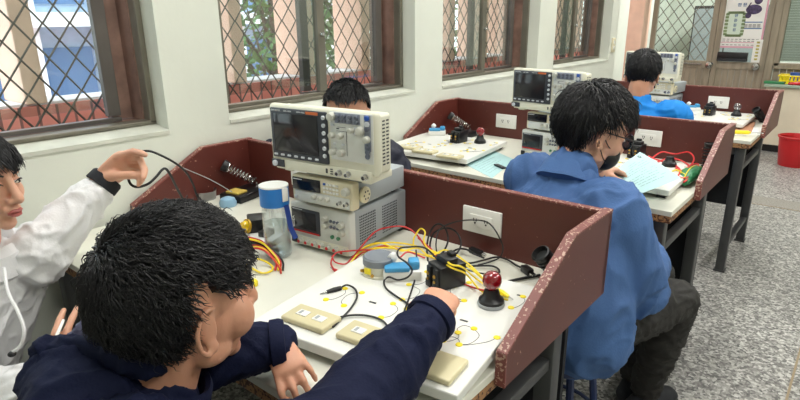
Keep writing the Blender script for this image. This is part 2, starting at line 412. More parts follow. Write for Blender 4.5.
# ---- windows in the left wall
def window(n, y0, y1):
    root = bpy.data.objects.new('window_%d' % n, None); C.objects.link(root); root['kind'] = 'structure'
    L = y1 - y0; fz = 1.026
    xo = -0.085
    bm = new()   # sloping sill
    prism(bm, [(0.0, 0.998), (0.004, 0.998), (0.004, 1.010), (-0.1, 1.024), (-0.23, 1.028), (-0.23, 0.998)], 1, y0 + 0.001, y1 - 0.001)
    # prism along y takes (x, z) pairs
    obj('window_sill', bm, M['sill'], root, False)
    bm = new()
    for (cy, cz, sy, sz) in ((y0 + 0.014, (fz + ZH) / 2, 0.028, ZH - fz), (y1 - 0.010, (fz + ZH) / 2, 0.020, ZH - fz), ((y0 + y1) / 2, fz + 0.004, L, 0.014), ((y0 + y1) / 2, ZH - 0.015, L, 0.03)):
        bx(bm, (xo - 0.02, cy, cz), (0.055, sy, sz), 0.003)
    obj('window_frame', bm, M['aluminium'], root, False)
    bm = new(); bx(bm, (-0.17, y1 - 0.012, (fz + ZH) / 2), (0.10, 0.024, ZH - fz - 0.02)); bx(bm, (-0.208, y1 - 0.05, (fz + ZH) / 2), (0.02, 0.09, ZH - fz - 0.02)); bx(bm, (-0.197, (y0 + y1) / 2, fz + 0.002), (0.07, L - 0.03, 0.01)); obj('outer_channel', bm, M['jamb'], root, False)
    ym = y0 + L * 0.5
    for (a, b, x) in ((y0 + 0.028, ym + 0.03, xo - 0.02), (ym - 0.06, y1 - 0.085, xo - 0.075)):
        bm = new()
        w = 0.042
        for (cy, cz, sy, sz) in ((a + w / 2, (fz + ZH) / 2, w, ZH - fz - 0.06), (b - w / 2, (fz + ZH) / 2, w, ZH - fz - 0.06), ((a + b) / 2, fz + 0.018, b - a, 0.014), ((a + b) / 2, ZH - 0.05, b - a, 0.045)):
            bx(bm, (x, cy, cz), (0.028, sy, sz), 0.002)
        s = obj('sash', bm, M['aluminium'] if x > -0.15 else M['dark_sash'], root, False)
        bm = new(); bx(bm, (x, (a + b) / 2, (fz + ZH) / 2), (0.004, b - a - 0.06, ZH - fz - 0.12)); obj('glass_pane', bm, M['glass'], s, False)
    bm = new(); lathe(bm, [(0.0, 0), (0.011, 0), (0.011, 0.012), (0.006, 0.02), (0, 0.02)], (xo - 0.006, ym + 0.01, 1.3), 12, (1, 0, 0)); obj('latch', bm, M['chrome'], root)
    # diamond security mesh outside
    bm = new(); cw, chh = 0.08, 0.215; x = -0.226
    nw = int((L - 0.06) / cw * 1) + 1
    z0, z1 = fz + 0.01, ZH - 0.02
    for k in range(nw * 1 + 1):
        for sgn in (1, -1):
            yk = y0 + 0.02 + k * cw
            pts = []; i = 0; z = z0
            while z <= z1 + 1e-6:
                u = (z - z0) / chh
                off = sgn * cw / 2 * (1 if int(round(u * 2)) % 2 == 0 else -1)
                pts.append((x + 0.002 * sgn, min(max(yk + off + (cw / 2 if sgn < 0 else 0) * 0, y0 + 0.006), y1 - 0.006), z)); z += chh / 2
            tube(bm, pts, 0.0038, 4)
    obj('security_grille', bm, M['grille'], root, False)
    return root
M['sill'] = mat('weathered_sill', (196, 198, 186), 0.7, var=0.12, vscale=9)
M['dark_sash'] = mat('dark_weathered_sash', (92, 86, 82), 0.5, 0.3, var=0.2)
for i, (a, b) in enumerate(OPEN): window(i + 1, a, b)
# ---- outside: balcony floor, brick parapet, pillars, trees, building
bm = new(); bx(bm, (-0.95, 3.4, -0.05), (1.1, 14, 0.1)); o = struct('trim_4', bm, M['pink'])
bm = new(); bx(bm, (-1.12, 2.55, 0.45), (0.2, 9.1, 0.9)); tag(obj('brick_parapet', bm, M['brick'], None, False), 'low red brick parapet running outside the windows', 'parapet')
bm = new(); bx(bm, (-1.12, 2.55, 0.955), (0.23, 9.1, 0.11)); o = obj('parapet_coping', bm, M['brick_top'], bpy.data.objects['brick_parapet'], False)
bm = new(); bx(bm, (-1.13, 2.55, 1.015), (0.2, 9.1, 0.012)); o = obj('parapet_ledge', bm, mat('pale_ledge', (226, 226, 232), 0.6), bpy.data.objects['brick_parapet'], False)
WN = ['first', 'second', 'third', 'fourth']
pill = None
for k in range(12):
    y = 0.78 + 0.53 * (k - 0) if k < 12 else 0
    names = {0: 'pink pillar seen through the nearest window by its edge'}
    bm = new(); bx(bm, (-1.14, y, 2.0), (0.28, 0.085, 1.96), 0.006)
    o = obj('pillar', bm, M['pink'], None, False)
    tag(o, 'pink tiled pillar rising from the brick parapet, number %s counted from the leftmost one' % ('one two three four five six seven eight nine ten eleven twelve thirteen fourteen fifteen'.split()[k]), 'pillar', 'pillars on the parapet outside')
# pale building across the yard with white columns, seen through the nearest window
b = thing('campus_building', 'pale blue-grey building with white columns across the yard', 'building', (-9, 6.0, -3))
M['bwall'] = mat('pale_building_wall', (170, 190, 214), 0.8, var=0.1); M['bwhite'] = mat('building_white', (240, 242, 246), 0.8); M['bglass'] = mat('building_window', (92, 124, 168), 0.25)
bm = new(); bx(bm, (-1.5, 0, 4), (3, 9, 8)); obj('wall', bm, M['bwall'], b, False)
for i in range(7):
    bm = new(); bx(bm, (0.25, -4 + i * 1.3, 4), (0.3, 0.3, 8)); obj('column', bm, M['bwhite'], b, False)
    bm = new()
    for z in (1.2, 3.4, 5.2): bx(bm, (0.02, -3.35 + i * 1.3, z), (0.06, 0.8, 1.1))
    obj('window', bm, M['bglass'], b, False)
for z in (2.3, 4.4):
    bm = new(); bx(bm, (0.3, 0, z), (0.7, 9, 0.22)); obj('balcony_slab', bm, M['bwhite'], b, False)
bm = new(); bx(bm, (-6, 4, -3.1), (14, 40, 0.2)); tag(obj('yard', bm, mat('red_court', (196, 120, 120), 0.9, var=0.1), None, False), None, None, None, 'structure')
# trees beyond the parapet
M['leaf'] = mat('leaves', (84, 118, 60), 0.6, var=0.45, vscale=3)
M['leaf2'] = mat('leaves_grey_green', (126, 146, 104), 0.6, var=0.4, vscale=3)
M['bark'] = mat('bark', (92, 70, 58), 0.9, var=0.3)
def tree(x, y, z0, h, r, label, lm, n=1500, seed=1):
    rnd = random.Random(seed)
    t = thing('tree', label, 'tree', (x, y, z0), 0, 'trees outside the windows')
    bm = new(); tube(bm, [(0, 0, 0), (0.05, 0.03, h * 0.4), (-0.04, 0.1, h * 0.75)], [0.09, 0.06, 0.03], 8, smooth=3)
    for k in range(7):
        a = k * 0.9; tube(bm, [(0, 0.02, h * (0.35 + 0.05 * k)), (math.cos(a) * r * 0.4, math.sin(a) * r * 0.4, h * (0.5 + 0.05 * k)), (math.cos(a) * r * 0.8, math.sin(a) * r * 0.8, h * (0.58 + 0.05 * k))], [0.03, 0.018, 0.008], 5)
    obj('trunk', bm, M['bark'], t)
    bm = new()
    for k in range(n):
        a = rnd.uniform(0, 2 * PI); q = rnd.random() ** 0.45; el = rnd.uniform(-1, 1)
        p = V((math.cos(a) * q * r * math.sqrt(1 - el * el * 0.7), math.sin(a) * q * r * math.sqrt(1 - el * el * 0.7), h * 0.62 + el * h * 0.36))
        if noise.noise(p * 1.6) < -0.12: continue
        d = V((rnd.gauss(0, 1), rnd.gauss(0, 1), rnd.gauss(0, 0.6))).normalized(); e = d.orthogonal().normalized(); s = rnd.uniform(0.05, 0.1)
        vs_ = [bm.verts.new(p + d * s), bm.verts.new(p + e * s * 0.45), bm.verts.new(p - d * s), bm.verts.new(p - e * s * 0.45)]
        bm.faces.new(vs_)
    me = bpy.data.meshes.new('crown'); bm.to_mesh(me); bm.free(); link('crown', me, lm, t, False)
    return t
tree(-3.9, 4.3, -3, 6.2, 1.5, 'leafy green tree with dark trunk seen through the second window', M['leaf'], 7000, 3)
tree(-4.6, 6.6, -3, 6.4, 1.7, 'grey-green tree right of the dark-trunked one, in the second window', M['leaf2'], 7000, 5)
tree(-2.2, 9.2, -3, 4.0, 1.0, 'low green tree at the far end of the balcony', M['leaf'], 1400, 8)
# ---- back wall with wooden doors
XB0 = -0.52
def bxx(px, py=40): return onY(px, py, YB).x
xs = dict(post0=-0.52)
x_d1a = bxx(656, 30); x_d1b = bxx(711, 30); x_st = bxx(721, 30); x_pa = bxx(722.5, 30); x_pb = bxx(765, 30); x_post = bxx(768, 60); x_wa = bxx(778, 60); zr = onY(740, 62, YB).z
z_rail = onY(690, 62, YB).z; z_rail0 = onY(690, 70, YB).z
ZD = 2.2
bm = new()
bx(bm, (XB0 + 0.4 - 0.4, YB + 0.06, (ZD + ZC) / 2), (1.2, 0.12, ZC - ZD))
bx(bm, ((0 + XR) / 2, YB + 0.06, (ZD + ZC) / 2), (XR, 0.12, ZC - ZD))
bx(bm, ((x_wa + 1.5 + XR) / 2, YB + 0.06, ZD / 2), (XR - x_wa - 1.5, 0.12, ZD))
bx(bm, ((x_wa - 0.06 + x_wa + 1.5) / 2, YB + 0.06, 0.25), (1.56, 0.12, 0.5))
struct('wall_back', bm, M['wall'])
def boards(bm, x0, x1, z0, z1, y=YB, w=0.062):
    x = x0
    while x < x1 - 0.005:
        e = min(x + w, x1); bx(bm, ((x + e) / 2, y + 0.02, (z0 + z1) / 2), (e - x - 0.004, 0.02, z1 - z0), 0.002); x = e
def door(n, x0, x1, label_knob_x, grille, y=YB):
    root = bpy.data.objects.new('door_%d' % n, None); C.objects.link(root); root['kind'] = 'structure'
    w = 0.055; bm = new()
    bx(bm, (x0 + w / 2, y, ZD / 2), (w, 0.045, ZD), 0.003); bx(bm, (x1 - w / 2, y, ZD / 2), (w, 0.045, ZD), 0.003)
    for a, b in ((0.0, 0.12), (zr - 0.08, zr), (ZD - 0.08, ZD)): bx(bm, ((x0 + x1) / 2, y, (a + b) / 2), (x1 - x0 - 2 * w, 0.04, b - a), 0.003)
    obj('door_frame', bm, M['wood_grey'], root, False)
    bm = new(); boards(bm, x0 + w, x1 - w, 0.12, zr - 0.08, y - 0.02); obj('panel', bm, M['wood_grey'], root, False)
    bm = new(); bx(bm, ((x0 + x1) / 2, y + 0.012, (zr + ZD - 0.08) / 2), (x1 - x0 - 2 * w, 0.005, ZD - 0.08 - zr)); obj('glass_pane', bm, M['glass'], root, False)
    bm = new(); lathe(bm, [(0.032, 0), (0.032, 0.008), (0.013, 0.012), (0.013, 0.03), (0.032, 0.042), (0.041, 0.06), (0.032, 0.08), (0, 0.086)], (label_knob_x, y - 0.022, zr - 0.04), 18, (0, -1, 0)); obj('door_handle', bm, M['chrome'], root)
    if grille:
        bm = new(); a0, a1, z0, z1 = x0 + w, x1 - w, zr, ZD - 0.08; st = 0.115
        import itertools
        c = -3.0
        for sgn in (1, -1):
            k = -40
            while k < 60:
                # line x = a0 + k*st + sgn*0.62*(z - z0)
                pts = []
                for i in range(41):
                    z = z0 + (z1 - z0) * i / 40; x = a0 + k * st + sgn * 0.75 * (z - z0)
                    if a0 <= x <= a1: pts.append((x, y - 0.012, z))
                if len(pts) > 1: tube(bm, [pts[0], pts[-1]], 0.0045, 4)
                k += 1
        obj('security_grille', bm, M['grille_light'], root, False)
        bm = new(); tube(bm, [(x0 + 0.1, y - 0.04, zr - 0.02), (x1 - 0.09, y - 0.04, zr - 0.035)], 0.009, 8); obj('pull_bar', bm, M['chrome'], root)
    return root
M['grille_light'] = mat('grey_painted_grille', (120, 114, 104), 0.5)
k1 = onY(711, 63, YB).x; k2 = onY(757, 66, YB).x
door(1, x_d1a - 0.05, x_d1b + 0.055, k1, True)
door(2, x_d1b + 0.06, bxx(766, 30) + 0.05, k2, False)
M['wood_pink'] = mat('pinkish_wood_post', (190, 160, 140), 0.6, var=0.12, vscale=5)
bm = new(); bx(bm, ((XB0 + x_d1a - 0.05) / 2 - 0.03, YB, ZD / 2), (max(0.04, x_d1a - 0.05 - XB0 - 0.05), 0.08, ZD), 0.004); struct('trim_5', bm, M['wood_pink'])
bm = new(); bx(bm, (bxx(766, 30) + 0.05 + 0.04, YB, ZD / 2), (0.07, 0.1, ZD), 0.004); bx(bm, ((XB0 + x_wa + 1.5) / 2, YB, ZD + 0.03), (x_wa + 1.5 - XB0, 0.1, 0.06)); struct('trim_6', bm, M['wood_grey'])
# window with venetian blind right of the doors
root = bpy.data.objects.new('window_6', None); C.objects.link(root); root['kind'] = 'structure'
x0 = bxx(766, 30) + 0.13; x1 = x0 + 1.4; zw = onY(785, 66, YB).z
bm = new()
for (cx, cz, sx, sz) in ((x0 + 0.02, (zw + ZD) / 2, 0.05, ZD - zw), (x1, (zw + ZD) / 2, 0.05, ZD - zw), ((x0 + x1) / 2, zw, x1 - x0, 0.06), ((x0 + x1) / 2, ZD - 0.03, x1 - x0, 0.06)): bx(bm, (cx, YB, cz), (sx, 0.08, sz), 0.003)
obj('window_frame', bm, M['wood_grey'], root, False)
bm = new(); boards(bm, x0, x1, 0.5, zw - 0.03, YB - 0.01); obj('panel', bm, M['wood_grey'], root, False)
bm = new(); bx(bm, ((x0 + x1) / 2, YB - 0.01, (zw + ZD) / 2), (x1 - x0 - 0.05, 0.004, ZD - zw - 0.08)); obj('glass_pane', bm, M['glass'], root, False)
bl = thing('venetian_blind', 'grey-green venetian blind behind the right-hand back window', 'blind', ((x0 + x1) / 2, YB + 0.05, 0))
bm = new(); z = zw + 0.06
while z < ZD - 0.06: bx(bm, (0, 0, z), (x1 - x0 - 0.07, 0.022, 0.002), rot=Matrix.Rotation(math.radians(-52), 3, 'X') if False else None); z += 0.028
M['slat'] = mat('blind_slat', (150, 152, 140), 0.5)
bm.free(); bm = new(); z = zw + 0.06
while z < ZD - 0.06:
    prism(bm, [(-0.010, z - 0.011), (-0.008, z - 0.012), (0.010, z + 0.011), (0.008, z + 0.012)], 0, -(x1 - x0) / 2 + 0.04, (x1 - x0) / 2 - 0.04); z += 0.026
obj('slats', bm, M['slat'], bl, False)
bm = new(); bx(bm, (0, 0, ZD - 0.05), (x1 - x0 - 0.07, 0.03, 0.03), 0.003); obj('head_rail', bm, M['slat'], bl, False)
# next room seen through the door glass: pale wall, cupboard, pale window
for nm_, c_, s_ in (('wall_far', (1.55, YB + 2.7, 1.5), (4.9, 0.1, 3.2)), ('floor_far', (1.55, YB + 1.38, -0.05), (4.9, 2.5, 0.1)), ('wall_far_right', (3.95, YB + 1.4, 1.5), (0.1, 2.5, 3.2)), ('wall_far_left', (-0.95, YB + 1.4, 1.5), (0.1, 2.5, 3.2)), ('ceiling_far', (1.55, YB + 1.38, 3.15), (4.9, 2.5, 0.1))):
    bm = new(); bx(bm, c_, s_); struct(nm_, bm, M['wall'])
cb = thing('metal_cupboard', 'dim grey cupboard in the room behind the grille door', 'cupboard', (0.05, YB + 2.2, 0))
bm = new(); bx(bm, (0, 0, 0.75), (0.9, 0.4, 1.5), 0.01); obj('body', bm, M['steel'], cb, False)
for s in (-1, 1):
    bm = new(); bx(bm, (s * 0.22, -0.207, 0.75), (0.42, 0.016, 1.42), 0.004); d = obj('door', bm, M['case_grey'], cb, False)
    bm = new(); bx(bm, (s * 0.05, -0.222, 0.8), (0.012, 0.016, 0.1), 0.003); obj('handle', bm, M['chrome'], d)
bk = thing('storage_crate', 'white box standing on the cupboard behind the grille door', 'box', (0.18, YB + 2.2, 1.5))
bm = new(); bx(bm, (0, 0, 0.11), (0.36, 0.3, 0.22), 0.015); obj('body', bm, M['white'], bk); bm = new(); bx(bm, (0, 0, 0.23), (0.38, 0.32, 0.03), 0.01); obj('lid', bm, M['white'], bk)
# poster on the inside of the second door's glass
pt = thing('poster', 'colourful printed poster with blue characters and a dark animal, on the back door', 'poster', (x_pa, YB + 0.0, 0))
Px = x_pb - x_pa - 0.005; zb = onY(740, 48, YB).z
pz1 = 2.05
def flat(name, x0_, x1_, z0_, z1_, m, par, y=-0.002):
    bm = new(); bx(bm, ((x0_ + x1_) / 2, y, (z0_ + z1_) / 2), (x1_ - x0_, 0.0012, z1_ - z0_)); return obj(name, bm, m, par, False)
M['pos_violet'] = mat('violet_print', (150, 120, 170), 0.6); M['pos_blue'] = mat('blue_print', (70, 110, 160), 0.6); M['pos_green'] = mat('pale_green_print', (206, 222, 206), 0.6)
M['pos_pink'] = mat('pink_print', (218, 160, 178), 0.6); M['pos_dark'] = mat('dark_violet_print', (74, 62, 96), 0.6, var=0.5, vscale=30)
flat('sheet', 0, Px, zb, pz1, M['paper'], pt, 0.0)
flat('pink_margin', Px - 0.018, Px, zb, pz1, M['pos_pink'], pt); flat('pink_margin', 0, Px - 0.02, zb, zb + 0.018, M['pos_pink'], pt); flat('pink_line', 0.0, Px - 0.06, zb + 0.055, zb + 0.062, M['pos_pink'], pt)
flat('green_panel', 0.02, 0.20, zb + 0.12, zb + 0.38, M['pos_green'], pt)
bm = new()
for i in range(26):
    a = i / 26 * 2 * PI; cx, cz = 0.11 + 0.082 * max(-1, min(1, 1.3 * math.cos(a))), zb + 0.25 + 0.12 * max(-1, min(1, 1.3 * math.sin(a)))
    bx(bm, (cx, -0.0034, cz), (0.034, 0.0012, 0.026), rot=None)
obj('leaf_border', bm, M['leaf2'], pt, False)
def glyph(bm, cx, cz, s):
    "one generic brush-like character"
    for (dx, dz, sx, sz) in ((0, 0.35, 0.8, 0.12), (0, 0, 0.9, 0.12), (0, -0.35, 0.7, 0.12), (-0.2, 0, 0.12, 0.8), (0.22, 0.1, 0.12, 0.6)): bx(bm, (cx + dx * s, -0.0036, cz + dz * s), (sx * s, 0.0012, sz * s))
bm = new()
for k in range(4): glyph(bm, 0.115, zb + 0.34 - k * 0.05, 0.036)
for k in range(2): glyph(bm, 0.13 + k * 0.05, zb + 0.45, 0.042)
obj('blue_characters', bm, M['pos_blue'], pt, False)
bm = new()
ell(bm, (0.27, -0.003, zb + 0.4), (0.075, 0.0025, 0.05)); ell(bm, (0.30, -0.003, zb + 0.5), (0.04, 0.0025, 0.05)); ell(bm, (0.225, -0.003, zb + 0.34), (0.03, 0.0025, 0.03)); tube(bm, [(0.24, -0.003, zb + 0.36), (0.21, -0.003, zb + 0.42), (0.235, -0.003, zb + 0.47)], 0.006, 5)
obj('animal_print', bm, M['pos_dark'], pt)
flat('blue_rule', 0.2, Px - 0.03, zb + 0.265, zb + 0.275, M['pos_blue'], pt); flat('blue_rule', 0.2, Px - 0.03, zb + 0.2, zb + 0.21, M['pos_blue'], pt)
bm = new()
for i in range(9):
    for j in range(3): bx(bm, (0.03 + i * 0.04, -0.0034, zb + 0.032 + j * 0.02 + (0.02 if j else 0)), (0.026, 0.0012, 0.005))
for i in range(4):
    for j in range(3): bx(bm, (0.22 + i * 0.04, -0.0034, zb + 0.22 + j * 0.012), (0.03, 0.0012, 0.005))
obj('text_lines', bm, M['print_dark'], pt, False)
# flower strip and tray on the door's glass
fs = thing('flower_notice', 'narrow cream notice with small coloured pictures beside the poster', 'notice', (Px + x_pa - 0.075, YB - 0.008, zr))
flat('sheet', 0, 0.085, 0.0, 0.24, M['paper'], fs, 0)
bm = new()
for k in range(6): bx(bm, (0.042, -0.0034, 0.035 + k * 0.035), (0.03, 0.0012, 0.02))
obj('picture', bm, mat('ochre_print', (180, 170, 90), 0.6, var=0.5, vscale=60), fs, False)
tr = thing('key_tray', 'shallow black tray standing on the door rail under the poster', 'tray', ((x_pa + x_pb) / 2 - 0.06, YB - 0.02, zr))
bm = new(); bx(bm, (0, 0, 0.055), (0.3, 0.03, 0.1), 0.006); obj('body', bm, M['black'], tr); bm = new(); bx(bm, (0, -0.02, 0.02), (0.28, 0.02, 0.03), 0.004); obj('lip', bm, M['dark_steel'], tr)
# low cabinet, counter, baskets, bucket
xc = onY(768, 84, YB - 0.35).x; zc_ = onY(785, 85, YB - 0.4).z
cbn = thing('low_cabinet', 'cream low cabinet with grey-green top below the blind window', 'cabinet', (xc + 0.9, YB - 0.23, 0))
bm = new(); bx(bm, (0, 0.0, zc_ / 2 + 0.03), (1.8, 0.38, zc_ - 0.1)); obj('body', bm, mat('cream_cabinet', (216, 206, 184), 0.6, var=0.05), cbn, False)
bm = new(); bx(bm, (0, 0.02, 0.04), (1.76, 0.32, 0.08)); obj('plinth', bm, M['black'], cbn, False)
bm = new(); bx(bm, (0, -0.01, zc_ - 0.012), (1.84, 0.42, 0.024), 0.004); obj('top', bm, mat('grey_green_top', (150, 168, 150), 0.5), cbn, False)
def basket(name, label, loc, m, w=0.3, d=0.2, h=0.08):
    t = thing(name, label, 'basket', loc)
    bm = new()
    bx(bm, (0, 0, 0.004), (w * 0.9, d * 0.9, 0.008))
    for s in (-1, 1):
        for k in range(9): bx(bm, (-w * 0.43 + k * w * 0.1075, s * d * 0.46, h / 2), (w * 0.07, 0.004, h))
        for k in range(6): bx(bm, (s * w * 0.46, -d * 0.4 + k * d * 0.16, h / 2), (0.004, d * 0.1, h))
    obj('body', bm, m, t, False)
    bm = new()
    for s in (-1, 1): bx(bm, (0, s * d / 2, h), (w, 0.014, 0.014), 0.003); bx(bm, (s * w / 2, 0, h), (0.014, d, 0.014), 0.003)
    for s in (-1, 1): bx(bm, (0, s * d * 0.47, 0.03), (w * 0.94, 0.008, 0.012)); 
    obj('rim', bm, m, t, False)
    return t
p0 = onY(790, 84, YB - 0.3)
basket('plastic_basket', 'yellow plastic basket standing on the low cabinet', (p0.x + 0.04, YB - 0.2, zc_), M['yellow'])
t = thing('tape_roll', 'blue tape roll lying in the yellow basket', 'tape roll', (p0.x + 0.02, YB - 0.2, zc_ + 0.01)); bm = new(); lathe(bm, [(0.02, 0), (0.045, 0), (0.045, 0.1), (0.02, 0.1), (0.02, 0)], (0, 0, 0), 20); obj('roll', bm, M['button_blue'], t)
t = thing('cleaning_cloth', 'crumpled red cloth lying in front of the yellow basket', 'cloth', (p0.x + 0.1, YB - 0.35, zc_))
bm = new(); ell(bm, (0, 0, 0.015), (0.1, 0.045, 0.02)); ell(bm, (0.07, 0.01, 0.02), (0.07, 0.04, 0.024)); ell(bm, (-0.07, 0, 0.012), (0.05, 0.03, 0.014)); me = remesh(bm, 0.006, 2, wrinkle(0.008, 30)); link('cloth', me, M['red'], t)
t = thing('folded_mat', 'flat green mat at the left end of the low cabinet', 'mat', (xc + 0.05, YB - 0.3, zc_)); bm = new(); bx(bm, (0, 0, 0.012), (0.18, 0.12, 0.024), 0.006); obj('mat', bm, M['navyplug'], t)
# red bucket
bk = thing('bucket', 'red plastic bucket on the floor by the cream cabinet', 'bucket', (on(774, 163, 0).x + 0.15, on(774, 163, 0).y - 0.0, 0))
bm = new(); lathe(bm, [(0.0, 0.0), (0.118, 0.0), (0.124, 0.01), (0.152, 0.262), (0.162, 0.266), (0.164, 0.282), (0.152, 0.284), (0.146, 0.266), (0.118, 0.012), (0.0, 0.012)], n=40); obj('body', bm, M['red'], bk)
bm = new(); tube(bm, [(-0.158, 0, 0.262), (-0.13, 0.06, 0.27), (0, 0.158, 0.255), (0.13, 0.06, 0.27), (0.158, 0, 0.262)], 0.004, 6, smooth=6); obj('handle', bm, M['red'], bk)
# switch plate on the wall pier
sw = thing('wall_switch', 'ivory light switch on the white pier before the balcony opening', 'light switch', (0, 4.95, onY(608, 45, 4.95).z))
bm = new(); bx(bm, (0.005, 0, 0), (0.01, 0.075, 0.12), 0.003); obj('plate', bm, M['ivory'], sw)
for k in (-1, 1):
    bm = new(); bx(bm, (0.012, 0, k * 0.022), (0.006, 0.022, 0.03), 0.002); obj('rocker', bm, M['white'], sw)
# ceiling lights
lamp0 = None
LP = [(0.9, 0.6), (2.9, 0.6), (0.9, 2.7), (2.9, 2.7), (0.9, 4.9), (2.9, 4.9)]
for i, (x, y) in enumerate(LP):
    lb = 'twin-tube fluorescent ceiling light, %s row, %s end of the room' % (('window-side' if x < 2 else 'aisle-side'), ['near', 'middle', 'far'][i // 2])
    if lamp0 is None:
        lamp0 = thing('ceiling_light', lb, 'ceiling light', (x, y, ZC), 0, 'ceiling lights')
        bm = new(); prism(bm, [(-0.12, 0), (0.12, 0), (0.06, -0.05), (-0.06, -0.05)], 1, -0.62, 0.62); obj('housing', bm, M['white'], lamp0, False)
        for s in (-1, 1):
            bm = new(); cyl(bm, (s * 0.07, -0.59, -0.065), (s * 0.07, 0.59, -0.065), 0.013); obj('tube', bm, mat('fluorescent_tube', (255, 255, 250), 0.4, emit=(255, 252, 240), estr=14), lamp0)
    else: dup(lamp0, (x, y, ZC), 0, lb)
    ld = bpy.data.lights.new('fluorescent_glow', 'AREA'); ld.shape = 'RECTANGLE'; ld.size = 0.2; ld.size_y = 1.2; ld.energy = 25; ld.color = (1, 0.99, 0.97)
    lo = bpy.data.objects.new('fluorescent_glow', ld); C.objects.link(lo); lo.location = (x, y, ZC - 0.09)
ld = bpy.data.lights.new('far_room_fill', 'AREA'); ld.size = 0.8; ld.energy = 110; lo = bpy.data.objects.new('far_room_fill', ld); C.objects.link(lo); lo.location = (0.8, YB + 1.3, 3.0)  # unseen fill light, added to brighten the view through the door glass
# sky
w = bpy.data.worlds.new('world'); bpy.context.scene.world = w; w.use_nodes = True
bg = w.node_tree.nodes['Background']; bg.inputs[0].default_value = (0.88, 0.94, 1.0, 1); bg.inputs[1].default_value = 4.2
# ------------------------------------------------------------------ lab benches
BP = 1.4135; BY = 1.125
def make_bench():
    b = thing('lab_bench', 'maroon and cream lab bench nearest the camera, crowded with leads', 'bench', (0, BY, 0), 0, 'lab benches along the window wall')
    bm = new(); bx(bm, (0.705, -0.374, 0.741), (1.35, 0.748, 0.018), 0.002); obj('tabletop', bm, M['laminate'], b, False)
    bm = new(); bx(bm, (0.705, -0.374, 0.7195), (1.346, 0.745, 0.025), 0.002); obj('top_edge', bm, M['plywood'], b, False)
    bm = new(); bx(bm, (0.708, 0.010, 0.827), (1.386, 0.02, 0.205), 0.002); bb = obj('back_board', bm, M['maroon'], b, False)
    bm = new(); bx(bm, (0.708, 0.010, 0.9315), (1.387, 0.021, 0.005), 0.001); obj('board_edge', bm, M['maroon_edge'], bb, False)
    poly = [(0.02, 0.934), (-0.188, 0.934), (-0.459, 0.79), (-0.459, 0.722), (0.02, 0.722)]
    for x in (0.01, 1.381):
        bm = new(); prism(bm, poly, 0, x, x + 0.02); sb = obj('side_board', bm, M['maroon'], b, False)
        bm = new(); e = 0.0025
        P_ = [(0.021, 0.934), (-0.188, 0.934), (-0.459, 0.79), (-0.459, 0.722)]
        for i in range(3):
            a, c = V((0, *P_[i])), V((0, *P_[i + 1])); d = (c - a); L = d.length; ang = math.atan2(d.z, -d.y)
            n_ = V((0, -d.z, d.y)).normalized()
            if n_.y > 0 or n_.z < -0.1: n_ = -n_
            mid = (a + c) / 2 + n_ * 0.0005
            bx(bm, (x + 0.01, mid.y, mid.z), (0.0215, L + 0.002, 0.005), 0.001, rot=Matrix.Rotation(math.atan2(d.z, d.y), 3, 'X'))
        obj('board_edge', bm, M['maroon_edge'], sb, False)
    for x in (0.07, 1.335):
        for y in (-0.70, -0.125):
            bm = new(); bx(bm, (x, y, 0.353), (0.045, 0.045, 0.706), 0.004); bx(bm, (x, y, 0.006), (0.055, 0.055, 0.012)); obj('leg', bm, M['steel'], b)
        for z in (0.585, 0.15):
            bm = new(); bx(bm, (x, -0.4125, z), (0.03, 0.53, 0.03), 0.003); obj('rail', bm, M['steel'], b)
    for y in (-0.70, -0.125):
        bm = new(); bx(bm, (0.7, y, 0.685), (1.22, 0.03, 0.04), 0.003); obj('rail', bm, M['steel'], b)
    bm = new(); bx(bm, (0.70, -0.06, 0.45), (1.3, 0.016, 0.5)); obj('modesty_panel', bm, M['black_cloth'], b, False)
    for x in (0.34, 1.066):
        bm = new(); bx(bm, (x, -0.004, 0.838), (0.12, 0.009, 0.072), 0.003); pl_ = obj('outlet_plate', bm, M['white'], b)
        bm = new(); bx(bm, (x, -0.0095, 0.838), (0.07, 0.004, 0.036), 0.002); obj('outlet_insert', bm, M['white'], pl_)
        bm = new()
        for s in (-0.017, 0.017):
            bx(bm, (x + s - 0.004, -0.012, 0.842), (0.0022, 0.002, 0.009)); bx(bm, (x + s + 0.004, -0.012, 0.842), (0.0022, 0.002, 0.008)); cyl(bm, (x + s, -0.013, 0.833), (x + s, -0.011, 0.833), 0.0026, n=8)
        obj('outlet_slots', bm, M['print_dark'], pl_, False)
    return b
bench = make_bench()
dup(bench, (0, BY + BP, 0), 0, 'maroon and cream lab bench in the middle, with the student in the blue jacket')
dup(bench, (0, BY + 2 * BP, 0), 0, 'maroon and cream lab bench farthest back, before the wooden doors')
